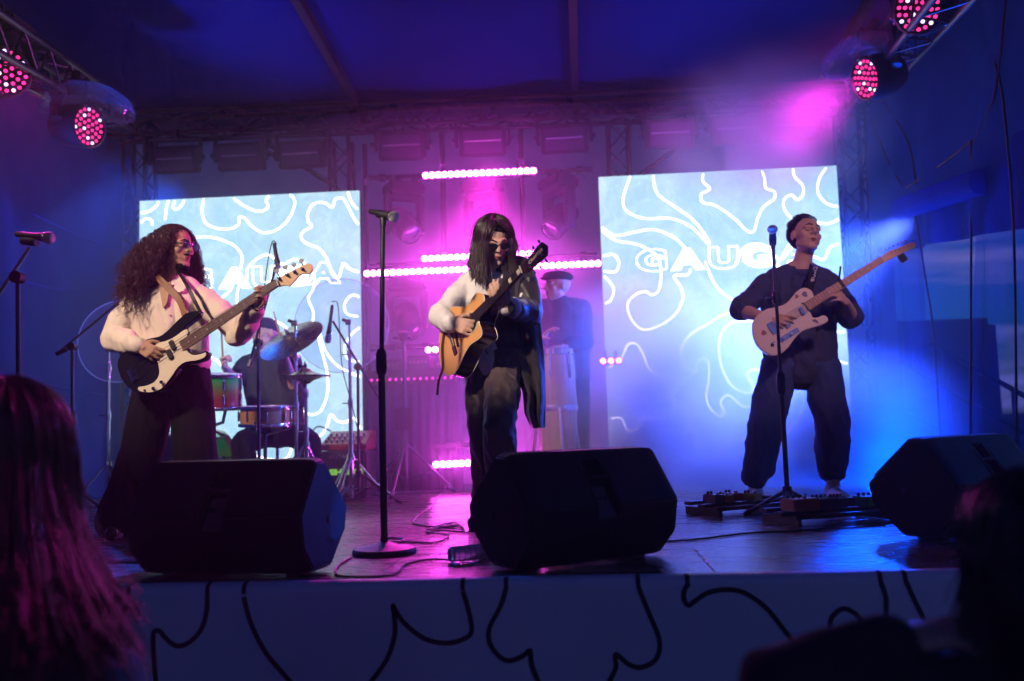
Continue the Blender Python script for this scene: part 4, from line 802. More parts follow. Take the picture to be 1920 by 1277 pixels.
# ================================================================== people
def solid(mb_, voxel, smooth=3, wr=None):
    """closed shapes -> one continuous surface"""
    me0 = mb_.mesh('raw', (0, 0, 0), 0, False); o = bpy.data.objects.new('raw', me0); col.objects.link(o)
    md = o.modifiers.new('r', 'REMESH'); md.mode = 'VOXEL'; md.voxel_size = voxel; md.use_smooth_shade = True
    if smooth: m2 = o.modifiers.new('s', 'SMOOTH'); m2.factor = .5; m2.iterations = smooth
    bpy.context.view_layer.update(); dg = bpy.context.evaluated_depsgraph_get(); me = bpy.data.meshes.new_from_object(o.evaluated_get(dg)); bpy.data.objects.remove(o)
    if wr:
        n = len(me.vertices); co = np.empty(n*3); me.vertices.foreach_get('co', co); co = co.reshape(-1, 3); nr = np.empty(n*3); me.vertex_normals.foreach_get('vector', nr); nr = nr.reshape(-1, 3)
        d = np.zeros(n)
        for amp, sx, sy, sz, seed in wr:
            for i in range(n):
                x, y, z = co[i]; q = noise.noise(V((x*sx+seed+.25*z*sx, y*sy, z*sz+.3*x*sz))); d[i] += amp*((1-abs(q)*2.2)-.35)
        co += nr*d[:, None]; me.vertices.foreach_set('co', co.ravel()); me.update()
    me.polygons.foreach_set('use_smooth', [True]*len(me.polygons))
    return me
def put(name, me, material, parent, **t):
    me.transform(Matrix.Translation(-parent_loc(parent))); me.name = name; o = bpy.data.objects.new(name, me); return link(o, material, parent, **t)
def chain(m_, pts, rs, n=12):
    for i in range(len(pts)-1): m_.cap(pts[i], pts[i+1], rs[i], rs[i+1], n)
def hand(m_, wrist, d, palm, thumb, curl=(40, 45, 35), spread=8, sc_=1.0, curls=None, thumb_in=.5):
    """palm + five fingers; d = direction of the fingers, palm = direction the palm faces, thumb = side of the thumb"""
    d = V(d).normalized(); palm = V(palm); palm = (palm-d*palm.dot(d)).normalized(); th = d.cross(palm); th = th if th.dot(V(thumb)) > 0 else -th
    w = V(wrist); L = .088*sc_; kn = []
    for i in range(4):                     # index .. little
        k = (1.5-i)*.0205*sc_; kp = w+d*(L-(.0, .002, .006, .014)[i]*sc_*1.2)+th*k; kn.append(kp)
        m_.cap(w+d*.012+th*k*.75, kp, .0135*sc_, .0115*sc_, 8)
    m_.cap(w-d*.02, w+d*.03, .021*sc_, .022*sc_, 10)
    lens = ((.043, .026, .021), (.047, .030, .022), (.044, .028, .021), (.034, .020, .018))
    for i in range(4):
        c = (curls[i] if curls else curl); a = 0; p = kn[i]; sp_a = math.radians((1.5-i)*spread)
        base = (d*math.cos(sp_a)+th*math.sin(sp_a)); r = (.0098, .0092, .0085, .0072)
        for j in range(3):
            a += math.radians(c[j]); v = base*math.cos(a)+palm*math.sin(a); q = p+v*lens[i][j]*sc_; m_.cap(p, q, r[j]*sc_*(.86 if i == 3 else 1), r[j+1]*sc_*(.86 if i == 3 else 1), 8); p = q
    p0 = w+d*.018+th*.024*sc_; v1 = (d*.62+th*.72+palm*.3*thumb_in*2).normalized(); p1 = p0+v1*.042*sc_; v2 = (d*.85+th*.3+palm*.55*thumb_in*2).normalized(); p2 = p1+v2*.034*sc_; p3 = p2+(v2*.8+palm*.4).normalized()*.026*sc_
    m_.cap(w+d*.01+th*.01, p0, .016, .015*sc_, 8); m_.cap(p0, p1, .0145*sc_, .0115*sc_, 8); m_.cap(p1, p2, .0112*sc_, .0102*sc_, 8); m_.cap(p2, p3, .0102*sc_, .0085*sc_, 8)
def head(m_, c, fwd, up, s=1.0, beard=False):
    f = V(fwd).normalized(); u = V(up); u = (u-f*u.dot(f)).normalized(); x = f.cross(u)
    R = Matrix((x, f, u)).transposed(); q = lambda a, b, d: V(c)+R@V((a*s, b*s, d*s))
    m_.ell(q(0, -.018, .032), (.076*s, .096*s, .086*s), R, 20, 14); m_.ell(q(0, .018, -.035), (.060*s, .066*s, .082*s), R, 18, 12)
    for k in (-1, 1):
        m_.cap(q(k*.046, .004, -.062), q(k*.012, .062, -.094), .020*s, .019*s); m_.ell(q(k*.043, .052, -.022), (.022*s, .022*s, .022*s)); m_.ell(q(k*.079, -.012, -.008), (.009*s, .019*s, .031*s), R)
        m_.cap(q(k*.010, .085, .019), q(k*.045, .068, .020), .0115*s, .010*s); m_.ell(q(k*.0115, .090, -.024), (.009*s, .010*s, .009*s)); m_.ell(q(k*.030, .066, .000), (.012*s, .008*s, .0095*s))
    m_.cap(q(0, .086, .016), q(0, .106, -.022), .0085*s, .0115*s); m_.ell(q(0, .066, -.098), (.021*s, .018*s, .017*s)); m_.cap(q(-.017, .078, -.055), q(.017, .078, -.055), .0085*s, .0085*s); m_.cap(q(-.014, .076, -.067), q(.014, .076, -.067), .0088*s, .0088*s); m_.ell(q(0, .072, -.045), (.026*s, .014*s, .02*s))
    return q, R
def face_bits(t, q, R, s, lip, brow, eyes='closed', stubble=None):
    skinlid = MATS['lid']
    for k in (-1, 1):
        b = MB().tube([q(k*.012, .0995, .024), q(k*.030, .090, .031), q(k*.050, .070, .024)], [.0035*s, .0042*s, .0022*s], 6); b.build('eyebrow', brow, t)
        if eyes: MB().tube([q(k*.016, .079, -.004), q(k*.030, .0795, -.008), q(k*.043, .070, -.004)], .0016*s, 5).build('eyelash', brow, t)
    MB().tube([q(-.022, .080, -.060), q(-.008, .0885, -.056), q(0, .088, -.0575), q(.008, .0885, -.056), q(.022, .080, -.060)], [.001, .0046*s, .004*s, .0046*s, .001], 7).build('upper_lip', lip, t)
    MB().tube([q(-.020, .080, -.062), q(0, .0865, -.068), q(.020, .080, -.062)], [.001, .0055*s, .001], 7).build('lower_lip', lip, t)
def skinmat(name, c, r=.62): return mat(name, c, r, 0, var=.14, scale=14, bump=.06, bscale=120, sss=.12, spec=.3)
sk_a = skinmat('skin_tan', (.42, .23, .15)); sk_b = skinmat('skin_light', (.56, .34, .25)); sk_c = skinmat('skin_fair', (.60, .38, .29)); mat('lid', (.4, .22, .16), .5)
lipm = mat('lip', (.30, .09, .08), .4); hair_in = mat('hair_underlayer', (.006, .004, .004), .95, 0, var=.3, spec=.1, bump=1., bscale=90)
hair_auburn = mat('auburn_hair', (.045, .014, .012), .36, 0, var=.4, scale=30, spec=.6)
hair_blk = mat('black_hair', (.010, .007, .007), .35, 0, var=.4, scale=30, spec=.6); hair_br = mat('dark_brown_hair', (.030, .013, .013), .34, 0, var=.4, scale=30, spec=.6)
def body_common(m_, J, k=1.0):
    """torso, limbs under the clothes; J holds joints as world points"""
    chest = (J['sl']+J['sr'])/2; pel = (J['hl']+J['hr'])/2; mid = (chest+pel)/2
    chain(m_, [chest+V((0, 0, -.08)), mid, pel+V((0, 0, .04))], [.105*k, .095*k, .105*k]); m_.cap(J['sl'].lerp(J['sr'], .15), J['sl'].lerp(J['sr'], .85), .062*k, .062*k)
    for a in 'lr':
        m_.cap(J['s'+a].lerp(chest, .42)+V((0, 0, -.07)), J['h'+a].lerp(pel, .2)+V((0, 0, .1)), .088*k, .08*k); m_.cap(J['s'+a], J['s'+a], .055*k, .055*k)
        chain(m_, [J['s'+a], J['s'+a].lerp(J['e'+a], .5), J['e'+a]], [.053*k, .048*k, .040*k]); chain(m_, [J['e'+a], J['e'+a].lerp(J['w'+a], .3), J['w'+a]], [.041*k, .042*k, .026*k])
        chain(m_, [J['h'+a], J['h'+a].lerp(J['k'+a], .35), J['k'+a]], [.088*k, .080*k, .055*k]); chain(m_, [J['k'+a], J['k'+a].lerp(J['a'+a], .3), J['a'+a]], [.054*k, .056*k, .036*k])
        m_.cap(J['a'+a]-V((0, 0, .02)), J['a'+a].lerp(J['t'+a], .4)-V((0, 0, .02)), .034, .024)
    m_.cap(J['hl'], J['hr'], .095*k, .095*k); nb = chest+V((0, 0, .02)); m_.cap(nb, J['neck'], .062*k, .056*k); m_.cap(J['neck'], J['head']+V((0, 0, -.05)), .056*k, .053*k)
    for a in 'lr': m_.cap(J['neck']+V((0, .01, .0)), J['neck'].lerp(J['s'+a], .75), .045*k, .05*k)
def shoe(t, a, toe, material, sole, side):
    d = (V((toe.x, toe.y, 0))-V((a.x, a.y, 0))).normalized(); h = V((a.x, a.y, 0))-d*.05; m_ = MB(); z = .022
    m_.cap(h+V((0, 0, .045)), h+d*.12+V((0, 0, .045)), .040, .044); m_.cap(h+d*.10+V((0, 0, .04)), h+d*.215+V((0, 0, .036)), .045, .036); m_.cap(h+V((0, 0, .05)), V((a.x, a.y, .105)), .042, .045)
    o = put('shoe', solid(m_, .006, 3), material, t); n = V((-d.y, d.x, 0)); pts = []
    for u in np.linspace(0, 2*math.pi, 28, endpoint=False):
        cx_ = .085+.165*math.cos(u); w_ = .047*(1+.1*math.cos(u)); pts.append(h+d*cx_+n*w_*math.sin(u)+V((0, 0, .002)))
    MB().prism(pts, (0, 0, .026)).build('sole', sole, o, bevel=.003); return o
def trousers(m_, J, rs=(.105, .10, .095, .10, .105), drop=.03, flare=0.):
    for a in 'lr':
        hip, kn, an = J['h'+a], J['k'+a], J['a'+a]
        chain(m_, [hip, hip.lerp(kn, .5), kn, kn.lerp(an, .55), an+V((0, 0, drop))], list(rs), 14)
    pel = (J['hl']+J['hr'])/2; m_.cap(J['hl']+V((0, 0, .01)), J['hr']+V((0, 0, .01)), .108, .108); m_.cap(pel+V((0, 0, .02)), pel+V((0, 0, .13)), .118, .112); m_.cap(J['hl'].lerp(pel, .3)+V((0, 0, .12)), J['hr'].lerp(pel, .3)+V((0, 0, .12)), .100, .100)
def top(m_, J, grow=.022, sleeve=1.0, arm=(.066, .062, .058, .05, .046), hem=.0, skip=(), belly=.0):
    chest = (J['sl']+J['sr'])/2; pel = (J['hl']+J['hr'])/2; mid = (chest+pel)/2
    chain(m_, [chest+V((0, 0, -.06)), mid, pel+V((0, 0, .04-hem))], [.112+grow, .108+grow+belly, .112+grow]); m_.cap(J['sl'].lerp(J['sr'], .12), J['sl'].lerp(J['sr'], .88), .062+grow*.8, .062+grow*.8); m_.cap(chest+V((0, 0, -.01)), chest+V((0, 0, .045)), .085+grow*.3, .066)
    for a in 'lr': m_.cap(J['neck']+V((0, .015, -.022)), J['neck'].lerp(J['s'+a], .75), .052, .058+grow*.3)
    for a in 'lr':
        m_.cap(J['s'+a].lerp(chest, .38)+V((0, 0, -.06)), J['h'+a].lerp(pel, .15)+V((0, 0, .08-hem)), .094+grow, .092+grow)
        if a in skip: continue
        p = [J['s'+a], J['s'+a].lerp(J['e'+a], .5), J['e'+a], J['e'+a].lerp(J['w'+a], .5), J['e'+a].lerp(J['w'+a], .93)]; r = list(arm)
        if sleeve < 1: p = [J['s'+a], J['s'+a].lerp(J['e'+a], .5), J['s'+a].lerp(J['e'+a], sleeve+.32)]; r = r[:3]
        chain(m_, p, r, 14)
# strands: every strand is a thin three-sided tube
def strands(paths, r0, r1, name, material, parent):
    paths = np.asarray(paths, dtype=float); n, m_, _ = paths.shape; tan = np.gradient(paths, axis=1); tan /= np.linalg.norm(tan, axis=2, keepdims=True)+1e-9
    ref = np.array([.31, .52, .79]); a = np.cross(tan, ref); a /= np.linalg.norm(a, axis=2, keepdims=True)+1e-9; b = np.cross(tan, a); rr = np.linspace(r0, r1, m_)[None, :, None]
    vs_ = np.stack([paths+(a*math.cos(k)+b*math.sin(k))*rr for k in (0, 2.094, 4.189)], axis=2).reshape(-1, 3)
    idx = np.arange(n*m_*3).reshape(n, m_, 3); q = []
    for k in range(3):
        k2 = (k+1) % 3; q.append(np.stack([idx[:, :-1, k], idx[:, :-1, k2], idx[:, 1:, k2], idx[:, 1:, k]], axis=-1).reshape(-1, 4))
    q = np.concatenate(q); me = bpy.data.meshes.new(name); me.vertices.add(len(vs_)); me.vertices.foreach_set('co', (vs_-np.array(parent_loc(parent))).ravel()); me.loops.add(q.size); me.loops.foreach_set('vertex_index', q.ravel())
    me.polygons.add(len(q)); me.polygons.foreach_set('loop_start', np.arange(0, q.size, 4)); me.polygons.foreach_set('loop_total', np.full(len(q), 4)); me.update(calc_edges=True); me.polygons.foreach_set('use_smooth', [True]*len(q))
    o = bpy.data.objects.new(name, me); return link(o, material, parent)
rg = np.random.default_rng(5)
def curly(c, R, n, length, spread, s, gap, parent, material, m_=34, amp=.016):
    """wavy strands from the scalp: c head centre, R head axes (x, forward, up)"""
    P_ = []; Rn = np.array(R); cn = np.array(c)
    while len(P_) < n:
        d = rg.normal(size=3); d /= np.linalg.norm(d)
        if d[2] < -.55: continue
        if (d[1] > -.12 and d[2] < .58) or d[1] > .66: continue                   # face stays free
        root = np.array([d[0]*.078, -.018+d[1]*.098, .032+d[2]*.088])*s; outw = d*np.array([1, 1, .7]); L = length*rg.uniform(.55, 1.05); t = np.linspace(0, 1, m_)
        w0 = cn+Rn@root; ow = Rn@outw; flare = spread*rg.uniform(.45, 1.1)*(1.35 if (Rn@d)[0] > .1 else 1.); ow2 = Rn@(outw if d[1] < -.12 else np.array([outw[0]*1.1, -.45, outw[2]])); hz_ = np.array([ow2[0], ow2[1], 0]); hz_ /= (np.linalg.norm(hz_)+.25)
        path = w0+np.outer(np.sin(np.minimum(t*2.4, 1.57))*.055, ow)+np.outer(t**1.1*flare, hz_)+np.outer(-np.maximum(t-.06, 0)*L*.93, [0, 0, 1])
        ph = rg.uniform(0, 6.28); fq = rg.uniform(26, 42); e1 = np.cross(hz_+[0.01, 0, 0], [0, 0, 1]); A = amp*rg.uniform(.5, 1.2)*np.minimum(1, t*5)
        path = path+np.outer(A*np.cos(fq*t+ph), e1)+np.outer(A*np.sin(fq*t+ph), hz_)+rg.normal(scale=.0015, size=(m_, 3)).cumsum(0)
        P_.append(path)
    return strands(P_, .0019, .0011, 'hair', material, parent)
def straight(c, R, n, length, s, phis, parent, material, m_=22, out=1.12, jit=.010, r=.0021, inward=0., part=0.0, name='hair', sweep=None):
    """straight strands over the skull then down; phis = list of (from, to) azimuth ranges, 0 = forward, + = the side of +x"""
    P_ = []; Rn = np.array(R); cn = np.array(c); tot = sum(b-a for a, b in phis)
    for _ in range(n):
        u = rg.uniform(0, tot)
        for a, b in phis:
            if u <= b-a: ph = a+u; break
            u -= b-a
        k = out*rg.uniform(.96, 1.10); L = length*rg.uniform(.62, 1.06); th0 = rg.uniform(.02, .5); th = np.linspace(th0, 1.62, m_//2)
        if sweep: sa = rg.uniform(0, 1); s0_, s1_ = sweep; k *= .985; ph = s0_[0]+(s0_[1]-s0_[0])*sa; pe = s1_[0]+(s1_[1]-s1_[0])*sa+rg.uniform(-.12, .12); th = np.linspace(rg.uniform(.15, .80), 1.62, m_//2); ph = ph+(pe-ph)*np.linspace(0, 1, m_//2)**.7
        a_, b_, h_ = .080*k*s, .100*k*s, .092*k*s
        p1 = np.stack([np.sin(th)*np.sin(ph)*a_+part*(1-np.sin(th)), -.018*s+np.sin(th)*np.cos(ph)*b_, .032*s+np.cos(th)*h_], axis=1); w1_ = cn+p1@Rn.T
        t = np.linspace(0, 1, m_-m_//2+1)[1:]; e = w1_[-1]; od = np.array([e[0]-cn[0], e[1]-cn[1], 0]); od /= np.linalg.norm(od)+1e-6
        w2_ = e+np.outer(t*L, [0, 0, -1])+np.outer(t*(.012-inward*t)+.01*np.sin(t*3+float(np.ravel(ph)[-1])*3), od)+np.outer(np.sin(t*4+rg.uniform(0, 6))*.004, rg.normal(size=3))
        P_.append(np.concatenate([w1_, w2_])+rg.normal(scale=jit*.3, size=3)*np.linspace(.2, 1, m_)[:, None])
    return strands(P_, r, r*.6, name, material, parent)
def inner_hair(t, c, R, parts, material, vox=.010):
    m_ = MB()
    for a in parts: m_.ell(V(c)+R@V(a[0]), a[1], R)
    return put('hair_mass', solid(m_, vox, 3, [(.004, 60, 60, 14, 1.)]), hair_in, t)
def person(base, label): return thing('person', V((base.x, base.y, 0)), label, 'person')

# ------------------------------------------------------------------ bass player
Y = 5.02
J = dict(sl=P(372, 556, Y+.02), sr=P(256, 556, Y-.02), el=P(452, 622, Y-.10), er=P(214, 632, Y-.10), wl=P(480, 578, Y-.26), wr=P(262, 648, Y-.28), hl=P(358, 706, Y), hr=P(296, 706, Y),
         kl=P(364, 840, Y-.05), kr=P(264, 852, Y-.02), al=P(384, 975, Y-.02), ar=P(222, 985, Y-.02), tl=P(430, 995, Y-.16), tr=P(208, 1000, Y-.2), neck=P(322, 518, Y-.01), head=P(331, 464, Y-.02))
for a in 'lr': J['a'+a].z = .09; J['t'+a].z = .035
t = person(J['hl'], 'bass player with long curly dark hair, glasses and loose cream shirt'); m_ = MB(); body_common(m_, J)
hf, hu = V((.93, -.36, -.04)), V((.05, -.02, 1)); q, R = head(m_, J['head'], hf, hu, 1.04)
NB, NN = P(250, 703, 4.77), P(521, 530, 4.70)                       # bass: bridge and nut
nd = (NN-NB).normalized(); bn = V((.06, -1, .16)); bn = (bn-nd*bn.dot(nd)).normalized(); bup = bn.cross(nd)*-1; bup = bup if bup.z > 0 else -bup
hand(m_, J['wr'], (P(298, 668, 4.72)-J['wr']), bn*-.9-bup*.25, V((.4, -.6, .7)), curls=((22, 38, 30), (28, 40, 30), (35, 42, 30), (42, 45, 30)), sc_=.98)
hl = P(486, 566, 4.72); hand(m_, J['wl'], P(500, 556, 4.74)-J['wl'], -bup*-.2-nd*.65+V((0, -.5, .35)), V((-.2, .75, .6)), curl=(52, 58, 40), sc_=.95)
put('body', solid(m_, .0052, 2), sk_a, t); face_bits(t, q, R, 1.04, lipm, hair_blk)
m_ = MB(); top(m_, J, .026, arm=(.072, .074, .064, .058, .044), hem=-.02); m_.cap(J['el']+V((-.02, 0, -.02)), J['el'].lerp(J['wl'], .6)+V((0, 0, -.03)), .062, .05); m_.cap(J['er']+V((0, 0, -.02)), J['er'].lerp(J['wr'], .55)+V((0, 0, -.025)), .062, .052)
cream = mat('cream_cotton', (.72, .60, .48), .85, 0, var=.07, scale=4, bump=.12, bscale=160, sheen=.2)
put('shirt', solid(m_, .0075, 3, [(.013, 8, 6, 5, 1.0), (.006, 15, 11, 7, 4.0)]), cream, t)
for s_, a in ((1, 'r'), (-1, 'l')):                       # open collar leaves and cuffs
    c0 = J['neck']+V((-.062*s_, -.070, -.05)); MB().prism(catmull([c0+V((.03*s_, .035, .035)), c0+V((-.04*s_, .03, .03)), c0+V((-.05*s_, -.02, -.05)), c0+V((.035*s_, -.045, -.055))], 4, True), (0, -.006, 0)).build('collar', cream, t, bevel=.002)
    w_ = J['e'+a].lerp(J['w'+a], .92); MB().lathe([(.040, -.03), (.043, -.02), (.042, .02), (.038, .028), (.030, .02), (.030, -.02)], w_, J['w'+a]-J['e'+a], 20).build('cuff', cream, t)
c0 = J['neck']; MB().prism([c0+V((-.03, -.10, -.05)), c0+V((.045, -.10, -.05)), c0+V((.035, -.133, -.17)), c0+V((.012, -.133, -.20))], (0, -.004, 0)).build('bare_chest', sk_a, t, bevel=.001)
for k in range(3): MB().lathe([(.0055, 0), (.005, .003), (0, .0035)], c0+V((.03+.004*k, -.152, -.21-.075*k)), (0, -1, .1), 10).build('button', skin_w, t)
m_ = MB(); trousers(m_, J, (.110, .116, .112, .116, .120), -.01); put('trousers', solid(m_, .009, 3, [(.009, 8, 8, 2.5, 2.0), (.004, 18, 14, 7, 3.)]), mat('black_trousers', (.005, .0045, .006), .95, bump=.1, spec=.15), t)
brown = mat('brown_leather', (.10, .035, .015), .22, 0, coat=.6); 
for a in 'lr': shoe(t, J['a'+a], J['t'+a], brown, rubber, a)
inner_hair(t, J['head'], R, [((0, -.045, .035), (.094, .104, .090)), ((.0, -.085, -.08), (.12, .085, .14)), ((-.085, -.075, -.13), (.045, .06, .14)), ((.085, -.08, -.13), (.045, .06, .14))], hair_blk)
curly(J['head'], R, 3200, .42, .20, 1.06, .30, t, hair_auburn, amp=.020)
bm_ = MB(); bm_.ell(q(0, .048, -.108), (.040, .034, .034), R); bm_.ell(q(0, .078, -.048), (.032, .018, .008), R); put('beard', solid(bm_, .006, 2, [(.007, 60, 60, 40, 1.)]), hair_in, t)
gl = mat('glasses_metal', (.35, .33, .35), .2, 1.); lens_c = glassy('spectacle_lens', (.55, .5, .95), .8, .02); gt = None
for k in (-1, 1):
    c0 = q(k*.032, .103, .002); Rg = frame(R@V((k*.12, 1, 0))); fr = MB().tube([c0+Rg@V((.024*math.cos(a), .021*math.sin(a), 0)) for a in np.linspace(0, 6.2832, 25)], .0016, 6).build('glasses_frame', gl, t); MB().lathe([(.0225, 0), (.012, .002), (0, .0025)], c0, R@V((k*.12, 1, 0)), 20).build('lens', lens_c, fr)
    MB().tube([q(k*.056, .096, .006), q(k*.079, .06, .008), q(k*.082, -.01, .004)], .0015, 6).build('temple_arm', gl, fr)
MB().tube([q(-.009, .104, .004), q(0, .109, .007), q(.009, .104, .004)], .0015, 6).build('glasses_bridge', gl, t)
wl_ = J['el'].lerp(J['wl'], 1.06); MB().lathe([(.029, -.012), (.034, -.006), (.034, .006), (.029, .012)], wl_, J['wl']-J['el'], 18).build('wristband', blkp, t)

# the bass itself
def onb(x, y, lift=0.): return PL(x, y, NB+bn*lift, bn)
def guitar_parts(t, outline, on, nrm, thick, body_m, edge_bevel=.008, k=5):
    poly = [on(p.x, p.y) for p in catmull(outline, k, True)]; return MB().prism(poly, -nrm*thick).build('body', body_m, t, bevel=edge_bevel, seg=3)
def neck_parts(t, a, b, wa, wb, nrm, up, fret_m, wood, nfret, inlay=True, strings=4, bridge=None, th=.010, scale=None):
    d = b-a; L = d.length; dn = d.normalized()
    MB().prism([a-up*wa/2, a+up*wa/2, b+up*wb/2, b-up*wb/2], nrm*.006).build('fretboard', fret_m, t, bevel=.0015)
    m_ = MB(); n = 10; rows = []
    for s in np.linspace(0, 1, 8):
        c = a+d*s; w_ = (wa+(wb-wa)*s)/2; rows.append([c+up*w_*math.cos(x)-nrm*(.004+.018*math.sin(x)) for x in np.linspace(0, math.pi, n)])
    m_.grid(rows).build('neck', wood, t)
    S_ = scale or L; br = b-dn*S_
    for i in range(1, nfret+1):
        f = b-dn*(S_*(1-2**(-i/12)))
        if (f-a).dot(dn) < .002: break
        k = (f-a).length/L; w_ = wa+(wb-wa)*k; MB().rod(f-up*w_/2+nrm*.0065, f+up*w_/2+nrm*.0065, .0011, 4).build('fret', chrome, t)
        if inlay and i in (3, 5, 7, 9, 12, 15, 17, 19): g = f+dn*(S_*(2**(-(i-1)/12)-2**(-i/12)))*.5; MB().lathe([(.0035, 0), (.0035, .0006), (0, .0007)], g+nrm*.006, nrm, 10).build('inlay_dot', skin_w, t)
    MB().box(b+nrm*.005, (.004, wb, .007), Matrix((dn, up, nrm)).transposed()).build('nut', skin_w, t)
    for i in range(strings): u = (i/(strings-1)-.5); MB().rod((bridge or br)+up*u*wa*.95+nrm*.012, b+up*u*wb*.82+nrm*.0085, .0012 if strings < 6 else .0007, 4).build('string', chrome, t)
BO = [(375, 588), (370, 595), (354, 608), (347, 615), (350, 624), (346, 640), (350, 652), (360, 662), (373, 662), (385, 658), (391, 663), (385, 674), (370, 679), (348, 682), (335, 691), (323, 710), (307, 729), (288, 738), (269, 738), (250, 734), (231, 717), (220, 692), (221, 672), (236, 655), (274, 636), (298, 630), (313, 619), (329, 603), (345, 589), (360, 583), (371, 583)]
tb = thing('bass_guitar', NB, 'black four-string bass guitar with cream pickguard and maple headstock', 'bass guitar')
gloss_blk = mat('black_lacquer', (.008, .008, .010), .12, 0, coat=1, var=.05); maple_n = mat('maple_neck', (.66, .40, .20), .3, 0, var=.12, scale=4, stretch=(1, 8, 1), coat=.5); rosew = mat('rosewood', (.12, .055, .04), .45, 0, var=.35, scale=20, stretch=(1, 6, 1)); parch = mat('parchment_guard', (.72, .60, .44), .35, 0, var=.04)
guitar_parts(tb, BO, onb, bn, .043, gloss_blk)
PG = [(353, 621), (346, 619), (329, 631), (313, 639), (294, 645), (289, 660), (296, 680), (299, 700), (291, 715), (276, 723), (260, 726), (264, 734), (288, 735), (306, 726), (322, 706), (335, 688), (348, 679), (368, 676), (384, 670), (386, 661), (373, 665), (360, 665), (350, 656), (348, 640)]
MB().prism([onb(p.x, p.y, .0015) for p in catmull(PG, 4, True)], bn*.003).build('pickguard', parch, tb, bevel=.0008, seg=1)
fa_ = onb(341, 650)+bn*.004; fb_ = NN+bn*(.004); neck_parts(tb, fa_, NN+bn*.004-(NN-NB).normalized()*0, .060, .042, bn, bup, rosew, maple_n, 20, True, 4, NB+bn*.004, scale=(NN-NB).length)
HS = [(521, 522), (527, 518), (540, 511), (556, 503), (572, 495), (580, 494), (585, 499), (585, 508), (578, 513), (566, 514), (560, 518), (552, 527), (543, 536), (536, 535), (527, 536), (522, 537)]
hso = MB().prism([PL(p.x, p.y, NN-bn*.006, bn) for p in catmull(HS, 4, True)], -bn*.014).build('headstock', maple_n, tb, bevel=.002)
for x, y, a_, b_ in ((524, 523, 519, 508), (539, 516, 535, 501), (553, 510, 551, 497), (568, 505, 565, 489)):
    p = PL(x, y, NN-bn*.005, bn); MB().lathe([(.009, 0), (.009, .004), (.005, .006), (.005, .02), (.006, .022), (0, .022)], p, bn, 14).build('tuner_post', chrome, hso); k = PL(a_, b_, NN-bn*.02, bn); MB().rod(p-bn*.018, k, .003, 6).build('tuner_shaft', chrome, hso); MB().lathe([(.014, -.003), (.015, 0), (.014, .003)], k, bn, 12, squash=(1, .8)).build('tuner_key', chrome, hso)
dn = nd; Rb = Matrix((dn, bup, bn)).transposed()
MB().box(NB+bn*.004, (.045, .075, .006), Rb).build('bridge', chrome, tb, bevel=.001)
for i in range(4): MB().lathe([(.006, -.012), (.006, .012)], NB+bup*(i-1.5)*.019+bn*.011+dn*.008, dn, 10).build('saddle', chrome, tb)
for k, (o1, o2) in enumerate(((.27, .018), (.235, -.018))): MB().box(NB+dn*o1*1.0+bup*o2+bn*.010, (.028, .055, .016), Rb).build('pickup', blkp, tb, bevel=.004)
for x, y in ((305, 717), (290, 729)): MB().lathe([(.010, 0), (.010, .015), (.008, .017), (0, .017)], onb(x, y, .005), bn, 16).build('control_knob', chrome, tb)
MB().lathe([(.006, 0), (.006, .008), (0, .008)], onb(272, 732, .004), bn, 10).build('jack_socket', blk, tb)
MB().lathe([(.006, 0), (.004, .008), (.008, .014)], onb(377, 588, -.02), nd, 10).build('strap_pin', chrome, tb)
leather = mat('tan_strap', (.22, .09, .03), .6); stp = thing('guitar_strap', P(345, 589, 4.75), 'thin brown and black strap holding up the bass guitar', 'strap')
MB().ribbon(catmull([J['neck']+V((-.06, -.02, .02)), J['neck']+V((-.01, -.14, -.03)), P(334, 560, 4.83), P(346, 590, 4.76)], 6), .036, (0, -1, .1), .004).build('chest_band', leather, stp)
MB().ribbon(catmull([J['neck']+V((.055, -.03, .015)), P(352, 538, 4.86), P(366, 566, 4.82), onb(377, 587, -.005)], 6), .022, (.1, -1, .1), .004).build('shoulder_band', blkp, stp)

# ------------------------------------------------------------------ singer with acoustic guitar
Y = 4.86
J = dict(sl=P(974, 512, Y+.04), sr=P(880, 528, Y+.02), el=P(994, 586, Y-.06), er=P(824, 592, Y-.10), wl=P(948, 572, 4.52), wr=P(846, 606, 4.60), hl=P(948, 676, Y+.02), hr=P(902, 682, Y+.05), kl=P(936, 800, Y-.20), kr=P(908, 815, Y+.02),
         al=P(945, 960, Y-.04), ar=P(918, 965, Y+.24), tl=P(930, 1000, Y-.3), tr=P(890, 990, Y+.1), neck=P(927, 503, Y-.02), head=P(927, 455, Y-.06))
for a in 'lr': J['a'+a].z = .09; J['t'+a].z = .035
t = person(J['hl'], 'long-haired singer in sunglasses, half white shirt and half black jacket'); m_ = MB(); body_common(m_, J, .94)
hf, hu = V((.30, -.88, -.38)), V((.06, -.30, .95)); q, R = head(m_, J['head'], hf, hu, 1.0)
gn = V((-.70, -.70, .13)).normalized(); g0 = P(882, 605, 4.60)
def ong(x, y, lift=0.): return PL(x, y, g0+gn*lift, gn)
hand(m_, J['wr'], ong(872, 612, .03)-J['wr'], -gn+V((0, 0, -.15)), V((.3, -.2, 1)), curls=((12, 30, 25), (18, 35, 25), (25, 38, 28), (32, 40, 30)))
hand(m_, J['wl'], ong(926, 556, .02)-J['wl']+V((-.0, .0, .02)), V((-.2, .5, .2))+gn*-1.2, V((.4, .3, .9)), curl=(38, 52, 40), sc_=.98)
put('body', solid(m_, .0052, 2), sk_c, t); face_bits(t, q, R, 1.0, lipm, hair_br, None)
m_ = MB(); top(m_, J, .006, arm=(.058, .058, .055, .050, .044), hem=.03); m_.cap(J['er'], J['er'].lerp(J['wr'], .7)+V((0, 0, -.014)), .052, .046)
